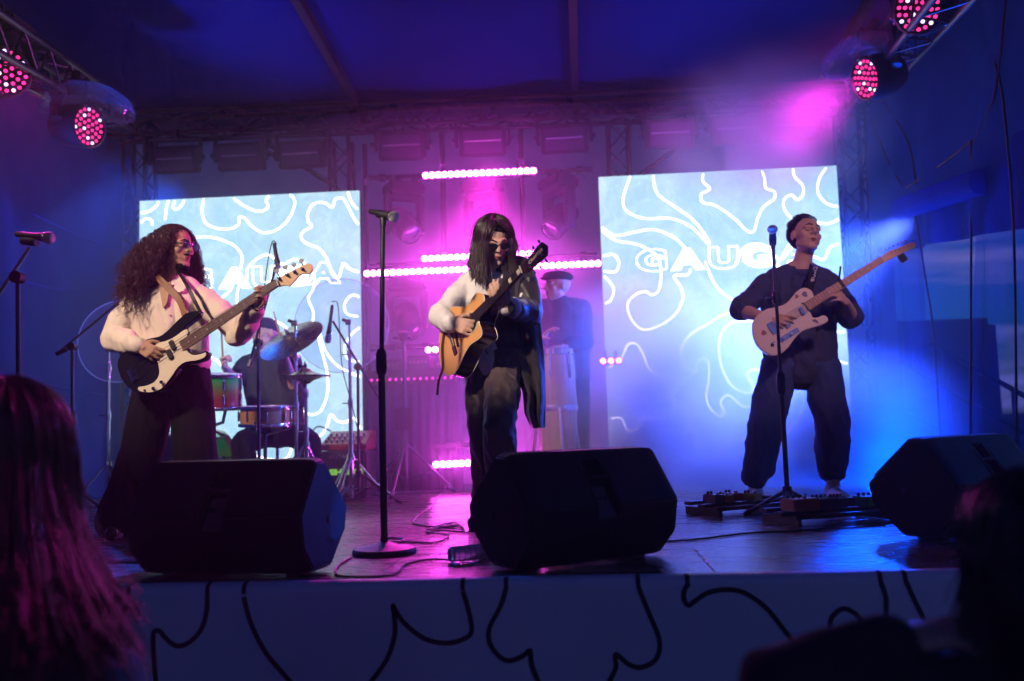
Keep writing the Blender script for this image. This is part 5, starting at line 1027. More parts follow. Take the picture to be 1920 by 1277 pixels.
put('shirt', solid(m_, .008, 3, [(.010, 9, 7, 6, 11.0), (.005, 17, 13, 9, 4.0)]), mat('white_cotton', (.80, .78, .78), .8, 0, var=.04, bump=.1, bscale=160), t)
w_ = J['er'].lerp(J['wr'], .92); MB().lathe([(.038, -.03), (.041, -.022), (.040, .02), (.036, .026), (.028, .02), (.028, -.02)], w_, J['wr']-J['er'], 20).build('cuff', MATS['white_cotton'], t)
jk = mat('black_satin', (.030, .024, .034), .38, 0, var=.15, scale=5, sheen=.2, bump=.05)
m_ = MB(); ch = (J['sl']+J['sr'])/2
chain(m_, [J['sl']+V((-.005, 0, .015)), J['sl'].lerp(J['el'], .5)+V((.012, 0, 0)), J['el'], J['el'].lerp(J['wl'], .5), J['el'].lerp(J['wl'], .9)], [.076, .070, .066, .056, .044], 14); m_.cap(J['sl'].lerp(J['sr'], .52)+V((.01, -.0, .0)), J['sl'], .074, .074); m_.cap(ch+V((.05, -.01, -.06)), J['hl']+V((-.0, 0, .10)), .104, .108); m_.cap(J['sl']+V((-.02, 0, -.08)), J['hl']+V((.02, .02, .02)), .095, .088)
m_.cap(J['sl'].lerp(J['sr'], .45)+V((0, 0, .02)), J['neck']+V((.03, .01, -.005)), .066, .058)
put('jacket', solid(m_, .008, 3, [(.008, 8, 7, 4, 21.0), (.004, 18, 13, 9, 5.0)]), jk, t)
# the loose jacket half falls from the shoulder in folds
rws = [[(955, 520), (1004, 520)], [(948, 570), (1008, 566)], [(934, 620), (1014, 620)], [(944, 668), (1019, 666)], [(962, 700), (1021, 705)], [(980, 735), (1022, 742)], [(983, 775), (1021, 780)], [(996, 803), (1021, 802)]]
rows = []; fine = 30
for i in range(len(rws)*4-3):
    k = i/4; i0 = min(int(k), len(rws)-2); f_ = k-i0; l_ = [rws[i0][0][c]*(1-f_)+rws[i0+1][0][c]*f_ for c in (0, 1)]; r_ = [rws[i0][1][c]*(1-f_)+rws[i0+1][1][c]*f_ for c in (0, 1)]; v_ = k/(len(rws)-1)
    rows.append([P(l_[0]+(r_[0]-l_[0])*u, l_[1]+(r_[1]-l_[1])*u, Y-.03+.05*v_+(.012+.030*v_)*math.sin(u*13+v_*1.5+.6*math.sin(v_*7))+.015*noise.noise(V((u*4, v_*5, 3)))-(.05*(1-abs(2*u-1)))*(1-v_)) for u in np.linspace(0, 1, fine)])
back = [[p+V((.004, .012, 0)) for p in r] for r in rows]; g_ = MB().grid(rows); g_.grid(back); nR, nC = len(rows), fine; of = nR*nC
for i in range(nR-1): g_.f += [(i*nC, (i+1)*nC, of+(i+1)*nC, of+i*nC), (i*nC+nC-1, of+i*nC+nC-1, of+(i+1)*nC+nC-1, (i+1)*nC+nC-1)]
for j_ in range(nC-1): g_.f.append(((nR-1)*nC+j_, (nR-1)*nC+j_+1, of+(nR-1)*nC+j_+1, of+(nR-1)*nC+j_))
g_.build('jacket_tail', jk, t)
m_ = MB(); trousers(m_, J, (.092, .090, .078, .082, .094), -.02); put('trousers', solid(m_, .008, 3, [(.009, 8, 8, 5, 31.0), (.006, 18, 16, 11, 5.0), (.003, 34, 30, 22, 2.)]), mat('mauve_satin', (.085, .056, .058), .46, 0, var=.15, scale=5, sheen=.3), t)
for a in 'lr': shoe(t, J['a'+a], J['t'+a], mat('black_leather', (.015, .014, .015), .3), rubber, a)
inner_hair(t, J['head'], R, [((0, -.036, .040), (.084, .098, .088)), ((0, -.024, .062), (.083, .094, .068)), ((0, -.075, -.06), (.076, .055, .13))], hair_br)
RR = np.array(R)
straight(J['head'], R, 1100, .21, 1.0, [(-3.14, -1.05), (.80, 3.14)], t, hair_br, out=1.15, jit=.03, r=.0028); straight(J['head'], R, 360, .22, 1.0, [(.62, 1.25)], t, hair_br, out=1.20, jit=.03, r=.0028, name='fringe'); straight(J['head'], R, 260, .21, 1.0, [(0, 1)], t, hair_br, out=1.10, jit=.02, r=.0026, name='front_hair', sweep=((.06, .5), (.72, 1.3))); straight(J['head'], R, 260, .21, 1.0, [(0, 1)], t, hair_br, out=1.10, jit=.02, r=.0026, name='front_hair', sweep=((-.06, -.6), (-1.12, -1.6)))
dkl = mat('dark_lens', (.012, .01, .016), .08, 0, coat=1)
for k in (-1, 1):
    c0 = q(k*.031, .101, .002); Rg = Matrix((R@V((1, -k*.15, 0)), R@V((0, 0, 1)), R@V((k*.15, 1, 0)))).transposed(); MB().prism([c0+Rg@V((.024*math.cos(a), .018*math.sin(a)*(1.1 if math.sin(a) < 0 else .85), 0)) for a in np.linspace(0, 6.2832, 22, endpoint=False)], Rg@V((0, 0, .002))).build('sunglass_lens', dkl, t, bevel=.0006)
    MB().tube([q(k*.055, .092, .006), q(k*.080, .05, .008), q(k*.082, -.01, .004)], .002, 6).build('temple_arm', gl, t)
MB().tube([q(-.009, .104, .006), q(0, .110, .010), q(.009, .104, .006)], .0018, 6).build('glasses_bridge', gl, t)
# acoustic guitar
AO = zp([(375, 583), (345, 583), (318, 615), (290, 660), (240, 678), (180, 680), (140, 720), (105, 790), (92, 880), (88, 980), (100, 1080), (125, 1130), (155, 1145), (190, 1130), (225, 1080), (260, 1000), (300, 935), (350, 900), (380, 865), (373, 820), (360, 785), (368, 740), (384, 700), (396, 640), (392, 600)], 3.65, 800, 390)
ta = thing('acoustic_guitar', ong(860, 690), 'natural spruce acoustic cutaway guitar with dark sides', 'acoustic guitar'); spruce = mat('spruce_top', (.72, .36, .12), .3, 0, var=.08, scale=3, stretch=(14, 1, 1), coat=.5); dside = mat('dark_mahogany', (.025, .008, .010), .2, 0, coat=.8); bind = mat('cream_binding', (.75, .66, .5), .4)
poly = [ong(p.x, p.y) for p in catmull(AO, 6, True)]; MB().prism(poly, -gn*.098).build('body', dside, ta, bevel=.004)
MB().prism([ong(p.x, p.y, .0008) for p in catmull(AO, 6, True)], gn*.0025).build('soundboard', spruce, ta, bevel=.0012, seg=1)
pl_ = poly+[poly[0]]; MB().tube([p+gn*.001 for p in pl_], .0026, 5, False).build('binding', bind, ta); MB().tube([p-gn*.098 for p in pl_], .0026, 5, False).build('binding', bind, ta)
nut = ong(978, 506, .012); shc = ong(882, 606, .004); ndv = (nut-shc).normalized(); upv = gn.cross(ndv); upv = upv if upv.z > 0 else -upv
MB().lathe([(.050, 0), (.050, .0008), (0, .0009)], shc, gn, 40).build('sound_hole', mat('hole_black', (.004, .003, .003), .9), ta)
for r_ in (.054, .060): MB().tube([shc+gn*.0005+frame(gn)@V((r_*math.cos(a), r_*math.sin(a), 0)) for a in np.linspace(0, 6.2832, 49)], .0017, 5).build('rosette', bind, ta)
brd = ong(856, 638, .003); neck_parts(ta, shc+ndv*.045+gn*.004, nut, .058, .044, gn, upv, mat('ebony', (.02, .014, .014), .35), mat('neck_mahogany', (.12, .04, .03), .35), 18, False, 6, shc-ndv*.155+gn*.004, scale=.64)
Rg = Matrix((ndv, upv, gn)).transposed(); fbL = (nut-shc).length
for i in (1, 3, 5, 7, 9, 12, 15): f0, f1 = .64*2**(-(i-1)/12), .64*2**(-i/12); g = nut-ndv*(.64-(f0+f1)/2); MB().box(g+gn*.0065, ((f0-f1)*.62, .026, .001), Rg).build('block_inlay', bind, ta)
MB().box(shc-ndv*.16+gn*.004, (.028, .17, .009), Rg).build('bridge', dside, ta, bevel=.003); MB().box(shc-ndv*.150+gn*.010, (.003, .07, .005), Rg).build('saddle', bind, ta)
for i in range(6): MB().ell(shc-ndv*.166+upv*(i-2.5)*.011+gn*.009, (.003, .003, .003), None, 8, 6).build('bridge_pin', bind, ta)
hs = [nut+upv*.021, nut+ndv*.04+upv*.033, nut+ndv*.165+upv*.040, nut+ndv*.185, nut+ndv*.165-upv*.040, nut+ndv*.04-upv*.033, nut-upv*.021]
ho = MB().prism([p-gn*.006 for p in hs], -gn*.014).build('headstock', dside, ta, bevel=.002)
for i in range(3):
    for s_ in (-1, 1): p = nut+ndv*(.055+.045*i)+upv*s_*.024-gn*.006; MB().lathe([(.006, 0), (.006, .003), (.003, .005), (.003, .016), (0, .017)], p, gn, 10).build('tuner_post', chrome, ho); MB().rod(p-gn*.01, p+upv*s_*.03-gn*.01, .0025, 6).build('tuner_shaft', chrome, ho); MB().ell(p+upv*s_*.036-gn*.01, (.006, .010, .008), Rg, 10, 8).build('tuner_key', chrome, ho)
text('CRAFTER', 'lettering', nut+ndv*.105-gn*.0045, ndv, upv, .026, bind, ho, .0004)
MB().tube(catmull([ong(834, 618, .01), ong(829, 650, .012), ong(830, 690, .01), ong(823, 712, .0), ong(820, 740, .01)], 6), [.007]*25, 6).build('fringe_strap_end', brown, ta); MB().tube([ong(855, 625, .004), ong(857, 640, .006), ong(859, 650, .006)], .007, 6).build('pickup_tab', blk, ta)

# ------------------------------------------------------------------ electric guitarist
Y = 6.0
J = dict(sl=P(1556, 531, Y), sr=P(1436, 533, Y-.02), el=P(1596, 596, Y-.06), er=P(1390, 582, Y-.08), wl=P(1585, 566, Y-.30), wr=P(1440, 597, Y-.30), hl=P(1542, 690, Y), hr=P(1460, 690, Y), kl=P(1560, 800, Y-.02), kr=P(1434, 812, Y-.05), al=P(1562, 908, Y+.15), ar=P(1416, 922, Y-.02), tl=P(1586, 922, Y-.05), tr=P(1404, 944, Y-.22), neck=P(1504, 494, Y), head=P(1512, 443, Y-.02))
for a in 'lr': J['a'+a].z = .09; J['t'+a].z = .035
t = person(J['hl'], 'short-haired guitarist with head back, in dark t-shirt and baggy jeans'); m_ = MB(); body_common(m_, J, 1.04)
hf, hu = V((.26, -.92, .24)), V((.16, .22, 1)); q, R = head(m_, J['head'], hf, hu, 1.10)
EB, EN = P(1449, 615, 5.66), P(1655, 486, 5.62); nd2 = (EN-EB).normalized(); en = V((.05, -1, .14)); en = (en-nd2*en.dot(nd2)).normalized(); eup = en.cross(nd2); eup = eup if eup.z > 0 else -eup
def one(x, y, lift=0.): return PL(x, y, EB+en*lift, en)
hand(m_, J['wr'], one(1474, 602, .03)-J['wr'], -en*1.0-eup*.2, V((.3, -.3, 1)), curls=((15, 35, 30), (22, 40, 30), (28, 42, 30), (35, 45, 30)))
hand(m_, J['wl'], P(1568, 545, 5.60)-J['wl'], nd2*-.5+V((0, .35, .1)), V((.2, .8, .6)), curl=(32, 45, 35), sc_=1.0)
put('body', solid(m_, .0055, 4), sk_b, t); face_bits(t, q, R, 1.10, lipm, hair_blk)
m_ = MB(); top(m_, J, .018, .62, (.068, .072, .078), hem=.05); put('t_shirt', solid(m_, .008, 2, [(.010, 8, 7, 5, 41.0), (.007, 17, 14, 10, 4.0)]), mat('blue_lit_cotton', (.028, .034, .095), .85, bump=.08, bscale=150), t)  # blue of the lit smoke mixed into the shirt colour
m_ = MB(); trousers(m_, J, (.112, .118, .110, .100, .080), .09); put('jeans', solid(m_, .009, 3, [(.010, 8, 8, 4.5, 51.0), (.006, 16, 14, 9, 5.0)]), mat('blue_lit_denim', (.025, .045, .15), .85, 0, var=.25, bump=.1, bscale=200), t)  # blue light on the legs put into the denim colour
for a in 'lr':
    shoe(t, J['a'+a], J['t'+a], mat('white_sneaker', (.85, .85, .86), .6), skin_w, a); an = J['a'+a]; MB().lathe([(.070, -.02), (.082, 0), (.080, .05), (.072, .06)], an+V((0, 0, .07)), (0, 0, 1), 24).build('trouser_cuff', MATS['blue_lit_denim'], t)
inner_hair(t, J['head'], R, [((0, -.038, .052), (.091, .104, .092)), ((0, -.055, .02), (.090, .085, .085))], hair_blk, .007)
P_ = []; Rn = np.array(R); cn = np.array(J['head'])
for _ in range(4200):
    d = rg.normal(size=3); d /= np.linalg.norm(d)
    if d[2] < -.45 or (d[1] > .3 and d[2] < .62) or (d[1] > -.15 and d[2] < .15): continue
    rt = np.array([d[0]*.082, -.026+d[1]*.10,   .046+d[2]*.088])*1.10; dr = d*.35+np.array([.25*np.sign(d[0]+.2), -.55, .5 if d[1] > .1 else .0]); dr /= np.linalg.norm(dr); tt = np.linspace(0, 1, 6); L = rg.uniform(.018, .034)*(1.2 if d[2] > .5 else .6)
    P_.append(cn+(rt+np.outer(tt*L, dr)+np.outer(tt**2*.01, [0, -1, -.6]))@Rn.T)
strands(P_, .0022, .0008, 'hair', hair_blk, t)
MB().lathe([(.078, -.030), (.086, -.016), (.083, .004), (.074, .014), (.067, .006), (.070, -.02)], J['neck']+V((0, -.012, -.040)), (.0, -.34, 1), 28).build('collar', MATS['blue_lit_cotton'], t)
EO = zp([(920, 150), (850, 155), (780, 200), (720, 270), (650, 350), (560, 400), (450, 425), (330, 460), (215, 545), (155, 650), (160, 800), (205, 930), (290, 1030), (380, 1090), (480, 1100), (580, 1060), (680, 960), (760, 850), (850, 765), (950, 722), (1060, 690), (1170, 650), (1225, 600), (1200, 552), (1150, 535), (1080, 562), (1010, 562), (975, 500), (930, 440), (960, 360), (1010, 300), (1020, 255), (985, 185)], 7.513, 1390, 520)
te = thing('electric_guitar', EB, 'cream single-cut electric guitar covered with small stickers', 'electric guitar'); cream_g = mat('cream_lacquer', (.74, .60, .52), .2, 0, coat=.9, var=.04)
guitar_parts(te, EO, one, en, .043, cream_g, .005)
ea = one(1512, 575, .006); neck_parts(te, ea, EN+en*.006, .056, .042, en, eup, mat('maple_board', (.55, .28, .17), .35), maple_n, 21, True, 6, EB+en*.006, scale=(EN-EB).length)
EH = [(1655, 481), (1664, 472), (1680, 466), (1698, 459), (1710, 454), (1717, 457), (1716, 464), (1706, 468), (1694, 474), (1680, 480), (1668, 487), (1657, 491)]
eh = MB().prism([PL(p.x, p.y, EN-en*.004, en) for p in catmull(EH, 4, True)], -en*.014).build('headstock', mat('maple_board2', (.55, .28, .17), .35), te, bevel=.002)
for i in range(6): k = i/5; p = PL(1663+38*k, 477-16*k, EN-en*.003, en); MB().lathe([(.006, 0), (.005, .004), (.003, .014), (0, .015)], p, en, 10).build('tuner_post', chrome, eh); MB().ell(PL(1660+38*k, 468-16*k, EN-en*.012, en), (.007, .006, .007), None, 8, 6).build('tuner_key', chrome, eh)
MB().box(PL(1692, 484, EN-en*.0, en), (.045, .02, .05), Matrix((nd2, en, eup)).transposed()).build('clip_tuner', blkp, eh, bevel=.005); Re = Matrix((nd2, eup, en)).transposed()
MB().box(one(1577, 530, .012), (.018, .062, .022), Re).build('capo', blkp, te, bevel=.004); MB().rod(one(1577, 530, .02)+eup*.02, P(1576, 500, 5.55), .006, 8).build('capo_lever', blkp, te)
for x, y, L_, w_, nm in ((1504, 583, .022, .052, 'pickup'), (1475, 606, .03, .058, 'pickup')): MB().box(one(x, y, .008), (L_, w_, .012), Re).build(nm, chrome if nm == 'pickup' else blk, te, bevel=.003)
MB().box(EB+en*.005, (.04, .075, .006), Re).build('bridge', chrome, te, bevel=.001); MB().box(one(1480, 628, .003), (.125, .03, .004), Re).build('control_plate', chrome, te, bevel=.001)
for x, y in ((1483, 627), (1468, 635), (1450, 645)): MB().lathe([(.009, 0), (.008, .014), (0, .015)], one(x, y, .005), en, 12).build('control_knob', chrome, te)
stk = [mat('sticker_%d' % i, c, .5) for i, c in enumerate(((.12, .07, .16), (.32, .08, .06), (.1, .1, .12)))]
for i, (x, y, w_, h_) in enumerate(((1509, 552, .030, .036), (1494, 556, .026, .022), (1505, 569, .014, .014), (1529, 602, .040, .018), (1432, 624, .030, .032), (1449, 645, .03, .022))):
    R2 = Re@Matrix.Rotation(i*.7, 3, 'Z'); c0 = one(x, y, .0006); MB().prism([c0+R2@V((w_*.5*math.cos(a)*(1+.2*math.sin(3*a)), h_*.5*math.sin(a)*(1+.2*math.cos(5*a)), 0)) for a in np.linspace(0, 6.2832, 16, endpoint=False)], en*.0008).build('sticker', stk[i % 3], te)
stp = thing('guitar_strap', P(1520, 545, 5.8), 'dark patterned strap with pale lettering over the electric guitarist shoulder', 'strap')
cs = catmull([J['neck']+V((.06, .02, .0)), P(1527, 502, 5.80), P(1521, 526, 5.72), one(1515, 546, -.01)], 6); MB().ribbon(cs, .055, (.05, -1, .25), .004).build('shoulder_band', blkp, stp)
text('ROXO', 'lettering', P(1525, 514, 5.745), (cs[8]-cs[14]).normalized()*1, V((1, 0, .15)), .042, skin_w, stp, .0004, 1.1, bold=.001)
MB().lathe([(.016, 0), (.014, .004), (0, .005)], P(1514, 531, 5.82), (0, -1, .1), 20).build('badge', mat('red_badge', (.25, .05, .05), .4), stp)

# ------------------------------------------------------------------ drummer
Y = 7.0
J = dict(sl=P(546, 678, Y), sr=P(464, 684, Y-.02), el=P(556, 740, Y-.12), er=P(440, 712, Y-.16), wl=P(534, 668, Y-.22), wr=P(422, 690, Y-.34), hl=P(545, 810, Y), hr=P(500, 812, Y), kl=P(580, 830, Y-.42), kr=P(455, 830, Y-.42), al=P(585, 900, Y-.36), ar=P(470, 900, Y-.40), tl=P(590, 910, Y-.55), tr=P(465, 910, Y-.6), neck=P(497, 662, Y-.02), head=P(495, 627, Y-.05))
for a in 'lr': J['a'+a].z = .10; J['t'+a].z = .05
t = person(J['hl'], 'seated drummer in black clothes and cap with raised sticks'); m_ = MB(); body_common(m_, J, 1.0); q, R = head(m_, J['head'], V((-.55, -.80, .12)), V((-.1, .1, 1)), 1.0)
hand(m_, J['wr'], P(416, 660, Y-.40)-J['wr'], V((.7, -.2, .2)), V((.3, -.9, .3)), curl=(70, 75, 40)); hand(m_, J['wl'], P(530, 645, Y-.26)-J['wl'], V((-.7, -.3, .2)), V((-.2, -.9, .3)), curl=(70, 75, 40)); put('body', solid(m_, .0065, 2), sk_b, t); face_bits(t, q, R, 1.0, lipm, hair_blk)
m_ = MB(); top(m_, J, .028, .85, (.078, .076, .07), hem=.02); m_.cap(J['sl'], J['el'], .075, .065); m_.cap(J['sr'], J['er'], .075, .065); put('sweater', solid(m_, .010, 3, [(.007, 7, 6, 5, 61.)]), mat('black_knit', (.012, .013, .017), .9, bump=.1), t)
m_ = MB(); trousers(m_, J, (.105, .098, .085, .08, .075)); put('trousers', solid(m_, .011, 3, [(.006, 7, 7, 5, 71.)]), MATS['black_trousers'], t)
for a in 'lr': shoe(t, J['a'+a], J['t'+a], MATS['black_leather'], rubber, a)
m_ = MB(); m_.ell(J['head']+R@V((0, -.022, .058)), (.084, .104, .078), R); put('cap', solid(m_, .008, 2, [(.004, 12, 12, 20, 2.)]), mat('navy_cap', (.015, .02, .045), .9), t)
wood_st = mat('hickory', (.42, .26, .13), .5)
for a, b, nm in ((P(415, 620, Y-.44), P(418, 676, Y-.38), 'drumstick standing up in the drummer raised hand beside the bass'), (P(514, 588, Y-.35), P(534, 662, Y-.24), 'drumstick in the hand behind the ride cymbal')):
    s_ = thing('drumstick', b, nm, 'drumstick', 'drumsticks'); d = (a-b).normalized(); MB().lathe([(.006, -.08), (.0075, 0), (.0072, .25), (.004, .30), (.0045, .31), (0, .318)], b, d, 10).build('shaft', wood_st, s_); MB().ell(b+d*.318, (.0055, .0055, .007), None, 8, 6).build('tip', wood_st, s_)

# ------------------------------------------------------------------ percussionist
Y = 7.15
J = dict(sl=P(1090, 578, Y), sr=P(1016, 580, Y-.02), el=P(1098, 640, Y-.05), er=P(1004, 636, Y-.06), wl=P(1062, 650, Y-.26), wr=P(1018, 634, Y-.26), hl=P(1080, 700, Y), hr=P(1040, 700, Y), kl=P(1084, 795, Y), kr=P(1036, 795, Y), al=P(1088, 900, Y), ar=P(1030, 900, Y), tl=P(1085, 905, Y-.2), tr=P(1025, 905, Y-.2), neck=P(1050, 566, Y), head=P(1044, 538, Y-.03))
for a in 'lr': J['a'+a].z = .09; J['t'+a].z = .035
t = person(J['hl'], 'percussionist in a dark flat cap and goatee behind the conga'); m_ = MB(); body_common(m_, J, 1.0); q, R = head(m_, J['head'], V((-.86, -.5, .05)), V((0, 0, 1)), 1.0)
hand(m_, J['wr'], P(1030, 618, Y-.32)-J['wr'], V((.6, 0, -.6)), V((.1, -.8, .5)), curl=(20, 25, 20)); hand(m_, J['wl'], P(1045, 650, Y-.32)-J['wl'], V((0, 0, -1)), V((-.6, -.3, .2)), curl=(15, 15, 10)); put('body', solid(m_, .0065, 2), sk_b, t); face_bits(t, q, R, 1.0, lipm, hair_blk)
m_ = MB(); top(m_, J, .03, arm=(.08, .074, .07, .06, .05), hem=.06); put('shirt', solid(m_, .010, 3, [(.007, 7, 6, 5, 81.)]), mat('charcoal_shirt', (.03, .028, .035), .85, bump=.1), t)
m_ = MB(); trousers(m_, J, (.108, .10, .085, .08, .085)); put('trousers', solid(m_, .011, 3, [(.006, 7, 7, 4, 91.)]), MATS['black_trousers'], t)
for a in 'lr': shoe(t, J['a'+a], J['t'+a], MATS['black_leather'], rubber, a)
m_ = MB(); m_.ell(J['head']+R@V((0, -.01, .080)), (.105, .125, .045), R); m_.ell(J['head']+R@V((0, .085, .058)), (.07, .055, .010), R); put('flat_cap', solid(m_, .007, 2), mat('dark_wool', (.02, .018, .022), .95), t)
m_ = MB(); m_.ell(J['head']+R@V((0, .070, -.100)), (.022, .018, .030), R); m_.ell(J['head']+R@V((0, .080, -.047)), (.028, .014, .007), R); put('goatee', solid(m_, .006, 2), hair_blk, t)

# ------------------------------------------------------------------ audience close to the camera
def viewer(base, label, s_l, s_r, hd, fwd, up, hair_m, length, phis, top_m, arm=None, hs=1.0, nh=1500, flow=0.):
    t = thing('person', V((base.x, base.y, GZ)), label, 'person'); m_ = MB(); q, R = head(m_, hd, fwd, up, hs); ch = (s_l+s_r)/2; m_.cap(hd+V((0, 0, -.06)), ch+V((0, 0, .02)), .055, .06); m_.cap(s_l.lerp(s_r, .12), s_l.lerp(s_r, .88), .058, .058)
    hp = V((base.x, base.y, GZ+.88)); chain(m_, [ch+V((0, 0, -.1)), hp], [.11, .12])
    sd = (s_r-s_l).normalized()
    for k, s_ in ((-1, s_l), (1, s_r)):
        hj = hp+sd*k*.09; kn = V((hj.x, hj.y+.01, GZ+.48)); an = V((hj.x, hj.y, GZ+.08)); chain(m_, [hj, kn, an], [.085, .055, .04]); m_.cap(an+V((0, 0, -.03)), an+V((0, .13, -.05)), .035, .028)
        e_, w_ = (arm[0], arm[1]) if (arm and k == arm[4]) else (s_+V((k*.05, -.02, -.28)), s_+V((k*.03, .10, -.50)))
        chain(m_, [s_, e_, w_], [.05, .042, .027])
        if arm and k == arm[4]: hand(m_, w_, arm[2], arm[3], V((0, 0, 1)), curl=(30, 40, 30))
        else: hand(m_, w_, V((0, .3, -1)), V((-k, .2, 0)), V((0, 1, 0)), curl=(25, 30, 25))
    put('body', solid(m_, .0075, 2), sk_b, t); c = MB(); m2 = c
    m2.cap(s_l.lerp(s_r, .05), s_l.lerp(s_r, .95), .078, .078); chain(m2, [ch+V((0, 0, -.08)), hp], [.145, .15]); m2.cap(s_l.lerp(ch, .4)+V((0, 0, -.1)), hp-sd*.08, .11, .12); m2.cap(s_r.lerp(ch, .4)+V((0, 0, -.1)), hp+sd*.08, .11, .12)
    for k, s_ in ((-1, s_l), (1, s_r)):
        e_, w_ = (arm[0], arm[1]) if (arm and k == arm[4]) else (s_+V((k*.05, -.02, -.28)), s_+V((k*.03, .10, -.50)))
        chain(m2, [s_, e_, e_.lerp(w_, .9)], [.074, .066, .052])
    for s_ in (s_l, s_r): m2.cap(hd+V((0, -.02, -.20)), s_.lerp(ch, .25), .055, .075)
    put('jacket', solid(m2, .012, 3, [(.006, 9, 9, 7, 3.)]), top_m, t)
    m3 = MB()
    for k in (-1, 1): hj = hp+sd*k*.09; chain(m3, [hj, V((hj.x, hj.y, GZ+.48)), V((hj.x, hj.y, GZ+.1))], [.11, .085, .08])
    m3.cap(hp-sd*.08, hp+sd*.08, .115, .115); put('trousers', solid(m3, .014, 3), MATS['black_trousers'], t)
    inner_hair(t, hd, R, [((0, -.028, .038), (.088*hs, .106*hs, .090*hs)), ((0, -.075, -.08), (.085, .05, .16))], hair_m, .012)
    straight(hd, R, nh, length, hs, phis, t, hair_m, out=1.15, r=.0026, jit=.05, inward=flow); return t
Yv = 1.75; hd = P(28, 850, Yv); s1, s2 = P(-160, 1290, Yv+.02), P(200, 1285, Yv+.02)
sp_hair = mat('brown_hair', (.06, .028, .025), .36, 0, var=.4, scale=30, spec=.7)
viewer(V((P(30, 1200, Yv).x, Yv, 0)), 'spectator with long dark hair and pale blue top beside the bass side of the stage', s1, s2, hd, (.45, .88, .05), (0, 0, 1), sp_hair, .52, [(.75, 3.14), (-3.14, -.75)], mat('pale_blue_cotton', (.16, .22, .36), .8), nh=2000, flow=-.13)
Yv = 1.62; hd = P(1932, 1048, Yv); s1, s2 = P(1800, 1300, Yv), P(2120, 1300, Yv)
viewer(V((P(1960, 1277, Yv).x, Yv, 0)), 'dark-haired spectator resting an arm below the stage edge at the guitar side', s1, s2, hd, (-.5, .86, 0), (0, 0, 1), hair_blk, .20, [(.75, 3.14), (-3.14, -.75)], mat('black_jacket', (.012, .012, .014), .85), (P(1455, 1285, 1.6), P(1690, 1200, 1.62), P(1800, 1180, 1.62)-P(1690, 1200, 1.62), V((0, .3, -1)), -1))
Yv = 1.95; hd = P(1600, 1420, Yv); s1, s2 = P(1500, 1500, Yv), P(1740, 1500, Yv)
# ------------------------------------------------------------------ wash beams, plus unseen stage lamps added for front, back and floor light
WARM = (1.0, .76, .60); MAG = (1.0, .03, .62); BLU = (.0, .10, 1.0)
lamp('unseen_front_lamp', 'SPOT', (-3.3, 2.4, 3.0), P(395, 545, 5.0), 600, WARM, .08, 34, .5)
lamp('unseen_front_lamp', 'SPOT', (-2.3, 1.1, 3.0), P(912, 545, 4.7), 1050, WARM, .08, 14, .7)
lamp('unseen_front_lamp', 'SPOT', (2.0, 2.0, 3.2), P(1480, 560, 5.9), 330, (1, .50, .55), .08, 20, .7)
lamp('unseen_front_lamp', 'SPOT', (-2.7, 2.4, 3.2), P(490, 680, 7.0), 1100, (.75, .75, 1), .06, 13, .8)  # added front fill so the drummer's face shows
lamp('wash_or_added_beam', 'SPOT', w3+V((-.1, -.1, -.05)), P(1380, 330, 7.9), 650, (1, .03, .7), .1, 55, .9)
lamp('wash_or_added_beam', 'SPOT', w4+V((-.1, -.1, -.05)), P(420, 560, 4.9), 650, MAG, .1, 24, .8)
lamp('wash_or_added_beam', 'SPOT', w4+V((-.1, -.12, -.05)), P(110, 900, 1.75), 900, MAG, .1, 9, .9)
lamp('wash_or_added_beam', 'SPOT', w2+V((.12, -.1, -.05)), P(100, 950, 1.75), 220, MAG, .1, 25, .9)
lamp('unseen_back_lamp', 'SPOT', (-.75, 8.3, 2.95), G(830, 985), 1100, MAG, .1, 34, .9)
lamp('unseen_back_lamp', 'SPOT', (2.45, 8.5, 2.1), G(1330, 1045), 700, (.0, .06, 1), .1, 62, .9)
lamp('unseen_back_lamp', 'SPOT', (-3.9, 8.2, 3.0), G(640, 1050), 700, BLU, .1, 20, .9)
lamp('unseen_floor_lamp', 'SPOT', (2.52, 8.15, .22), P(1400, 700, 6.9), 1300, (.0, .06, 1), .1, 130, .6)
lamp('wash_or_added_beam', 'SPOT', (2.50, 7.0, 2.0), P(1200, 760, 7.0), 7000, (.06, .12, 1), .1, 60, .9)  # added lamp with no fixture, lights up the smoke before the screen
lamp('unseen_front_lamp', 'SPOT', (1.6, 2.2, 3.2), P(1050, 565, 7.1), 380, (1, .35, .8), .06, 8, .8)  # added front fill on the percussionist
lamp('wash_or_added_beam', 'SPOT', (-4.0, 7.9, 3.0), P(60, 640, 6.2), 200, BLU, .1, 80, .9)  # added lamp with no fixture, brightens the blue side wall
lamp('unseen_floor_lamp', 'SPOT', (-3.9, 4.3, .12), P(470, 30, 7.0), 2500, BLU, .1, 26, 1.)  # this and the next two: unseen uplights added for blue roof patches
lamp('unseen_floor_lamp', 'SPOT', (-1.0, 3.6, .12), P(740, 10, 7.0), 1200, BLU, .1, 16, 1.)
lamp('unseen_floor_lamp', 'SPOT', (.75, 3.7, .12), P(1330, 0, 7.0), 1800, BLU, .1, 24, 1.)
lamp('unseen_front_lamp', 'SPOT', (2.3, 2.0, 3.1), G(1090, 985), 150, MAG, .1, 14, .9)  # added magenta light for the back of the centre monitor
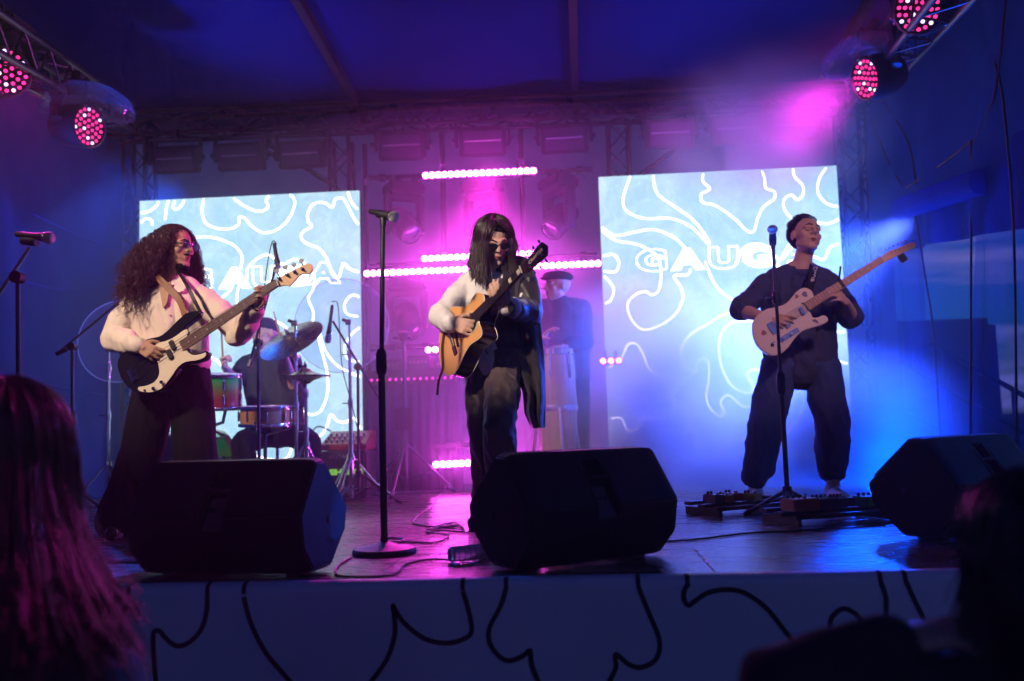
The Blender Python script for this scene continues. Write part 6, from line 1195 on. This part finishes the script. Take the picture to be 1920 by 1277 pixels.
# ------------------------------------------------------------------ stage haze and smoke
hz = MB().box((-.9, 3.6, 1.35), (8.6, 11.6, 6.9)).build('haze', None, kind='stuff', smooth=False)
hm = bpy.data.materials.new('haze_air'); hm.use_nodes = True; t = hm.node_tree; t.nodes.clear()
o = N(t, 'ShaderNodeOutputMaterial'); pv = N(t, 'ShaderNodeVolumePrincipled'); pv.inputs['Color'].default_value = (.9, .92, 1, 1); pv.inputs['Density'].default_value = .007; pv.inputs['Anisotropy'].default_value = .5
t.links.new(pv.outputs[0], o.inputs['Volume']); hz.data.materials.append(hm)
def smoke(c, size, dens, seed, scale, lo=.42, hi=.7):
    mb = MB(); mb.ell((0, 0, 0), (1, 1, 1), None, 24, 14); mb.v = [V(c)+V((p.x*size[0], p.y*size[1], p.z*size[2])) for p in mb.v]
    ob = mb.build('smoke', None, kind='stuff'); sm = bpy.data.materials.new('smoke_puff'); sm.use_nodes = True; t = sm.node_tree; t.nodes.clear()
    o = N(t, 'ShaderNodeOutputMaterial'); pv = N(t, 'ShaderNodeVolumePrincipled'); pv.inputs['Color'].default_value = (.92, .93, 1, 1); pv.inputs['Anisotropy'].default_value = .35
    tc = N(t, 'ShaderNodeTexCoord'); ns = N(t, 'ShaderNodeTexNoise', noise_dimensions='3D'); ns.inputs['Scale'].default_value = scale; ns.inputs['Detail'].default_value = 4; ns.inputs['Distortion'].default_value = .6
    mp = N(t, 'ShaderNodeMapping'); mp.inputs['Location'].default_value = (seed, seed*.3, 0); mr = N(t, 'ShaderNodeMapRange'); mr.inputs['From Min'].default_value = lo; mr.inputs['From Max'].default_value = hi
    t.links.new(tc.outputs['Object'], mp.inputs[0]); t.links.new(mp.outputs[0], ns.inputs['Vector']); t.links.new(ns.outputs['Fac'], mr.inputs[0])
    gm = N(t, 'ShaderNodeMapping'); gm.inputs['Location'].default_value = (-1, -1, -1); gm.inputs['Scale'].default_value = (2, 2, 2); ln = N(t, 'ShaderNodeVectorMath', operation='LENGTH'); fo = N(t, 'ShaderNodeMapRange', interpolation_type='SMOOTHSTEP'); fo.inputs['From Min'].default_value = 1.0; fo.inputs['From Max'].default_value = .25
    t.links.new(tc.outputs['Generated'], gm.inputs[0]); t.links.new(gm.outputs[0], ln.inputs[0]); t.links.new(ln.outputs['Value'], fo.inputs[0])
    a = N(t, 'ShaderNodeMath', operation='MULTIPLY'); b = N(t, 'ShaderNodeMath', operation='MULTIPLY'); b.inputs[1].default_value = dens
    t.links.new(mr.outputs[0], a.inputs[0]); t.links.new(fo.outputs[0], a.inputs[1]); t.links.new(a.outputs[0], b.inputs[0]); t.links.new(b.outputs[0], pv.inputs['Density']); t.links.new(pv.outputs[0], o.inputs['Volume'])
    ob.data.materials.append(sm); return ob
smoke((.50, 7.0, .78), (1.35, .95, 1.05), 4.6, 3., 1.1, .30, .75)
smoke((1.85, 7.2, .42), (1.25, 1.15, .75), 4.5, 8., 1.3, .30, .75)
smoke((1.2, 7.35, .22), (1.9, 1.1, .50), 4.2, 5., 1.5, .30, .75)
smoke((1.5, 7.2, 2.75), (1.1, 1.1, .70), 2.2, 13., 1.4, .30, .75)
smoke((-.85, 7.75, 1.25), (1.3, .75, 1.5), 1.1, 17., 1.2, .25, .75)

mb = MB(); mb.ell((-.9, 7.4, 1.1), (4.4, 1.75, 2.0), None, 40, 20); ob = mb.build('smoke', None, kind='stuff')
sm = bpy.data.materials.new('thin_smoke'); sm.use_nodes = True; t = sm.node_tree; t.nodes.clear(); o = N(t, 'ShaderNodeOutputMaterial'); pv = N(t, 'ShaderNodeVolumePrincipled'); pv.inputs['Density'].default_value = .034; pv.inputs['Anisotropy'].default_value = .5; pv.inputs['Color'].default_value = (.9, .92, 1, 1)
t.links.new(pv.outputs[0], o.inputs['Volume']); ob.data.materials.append(sm)
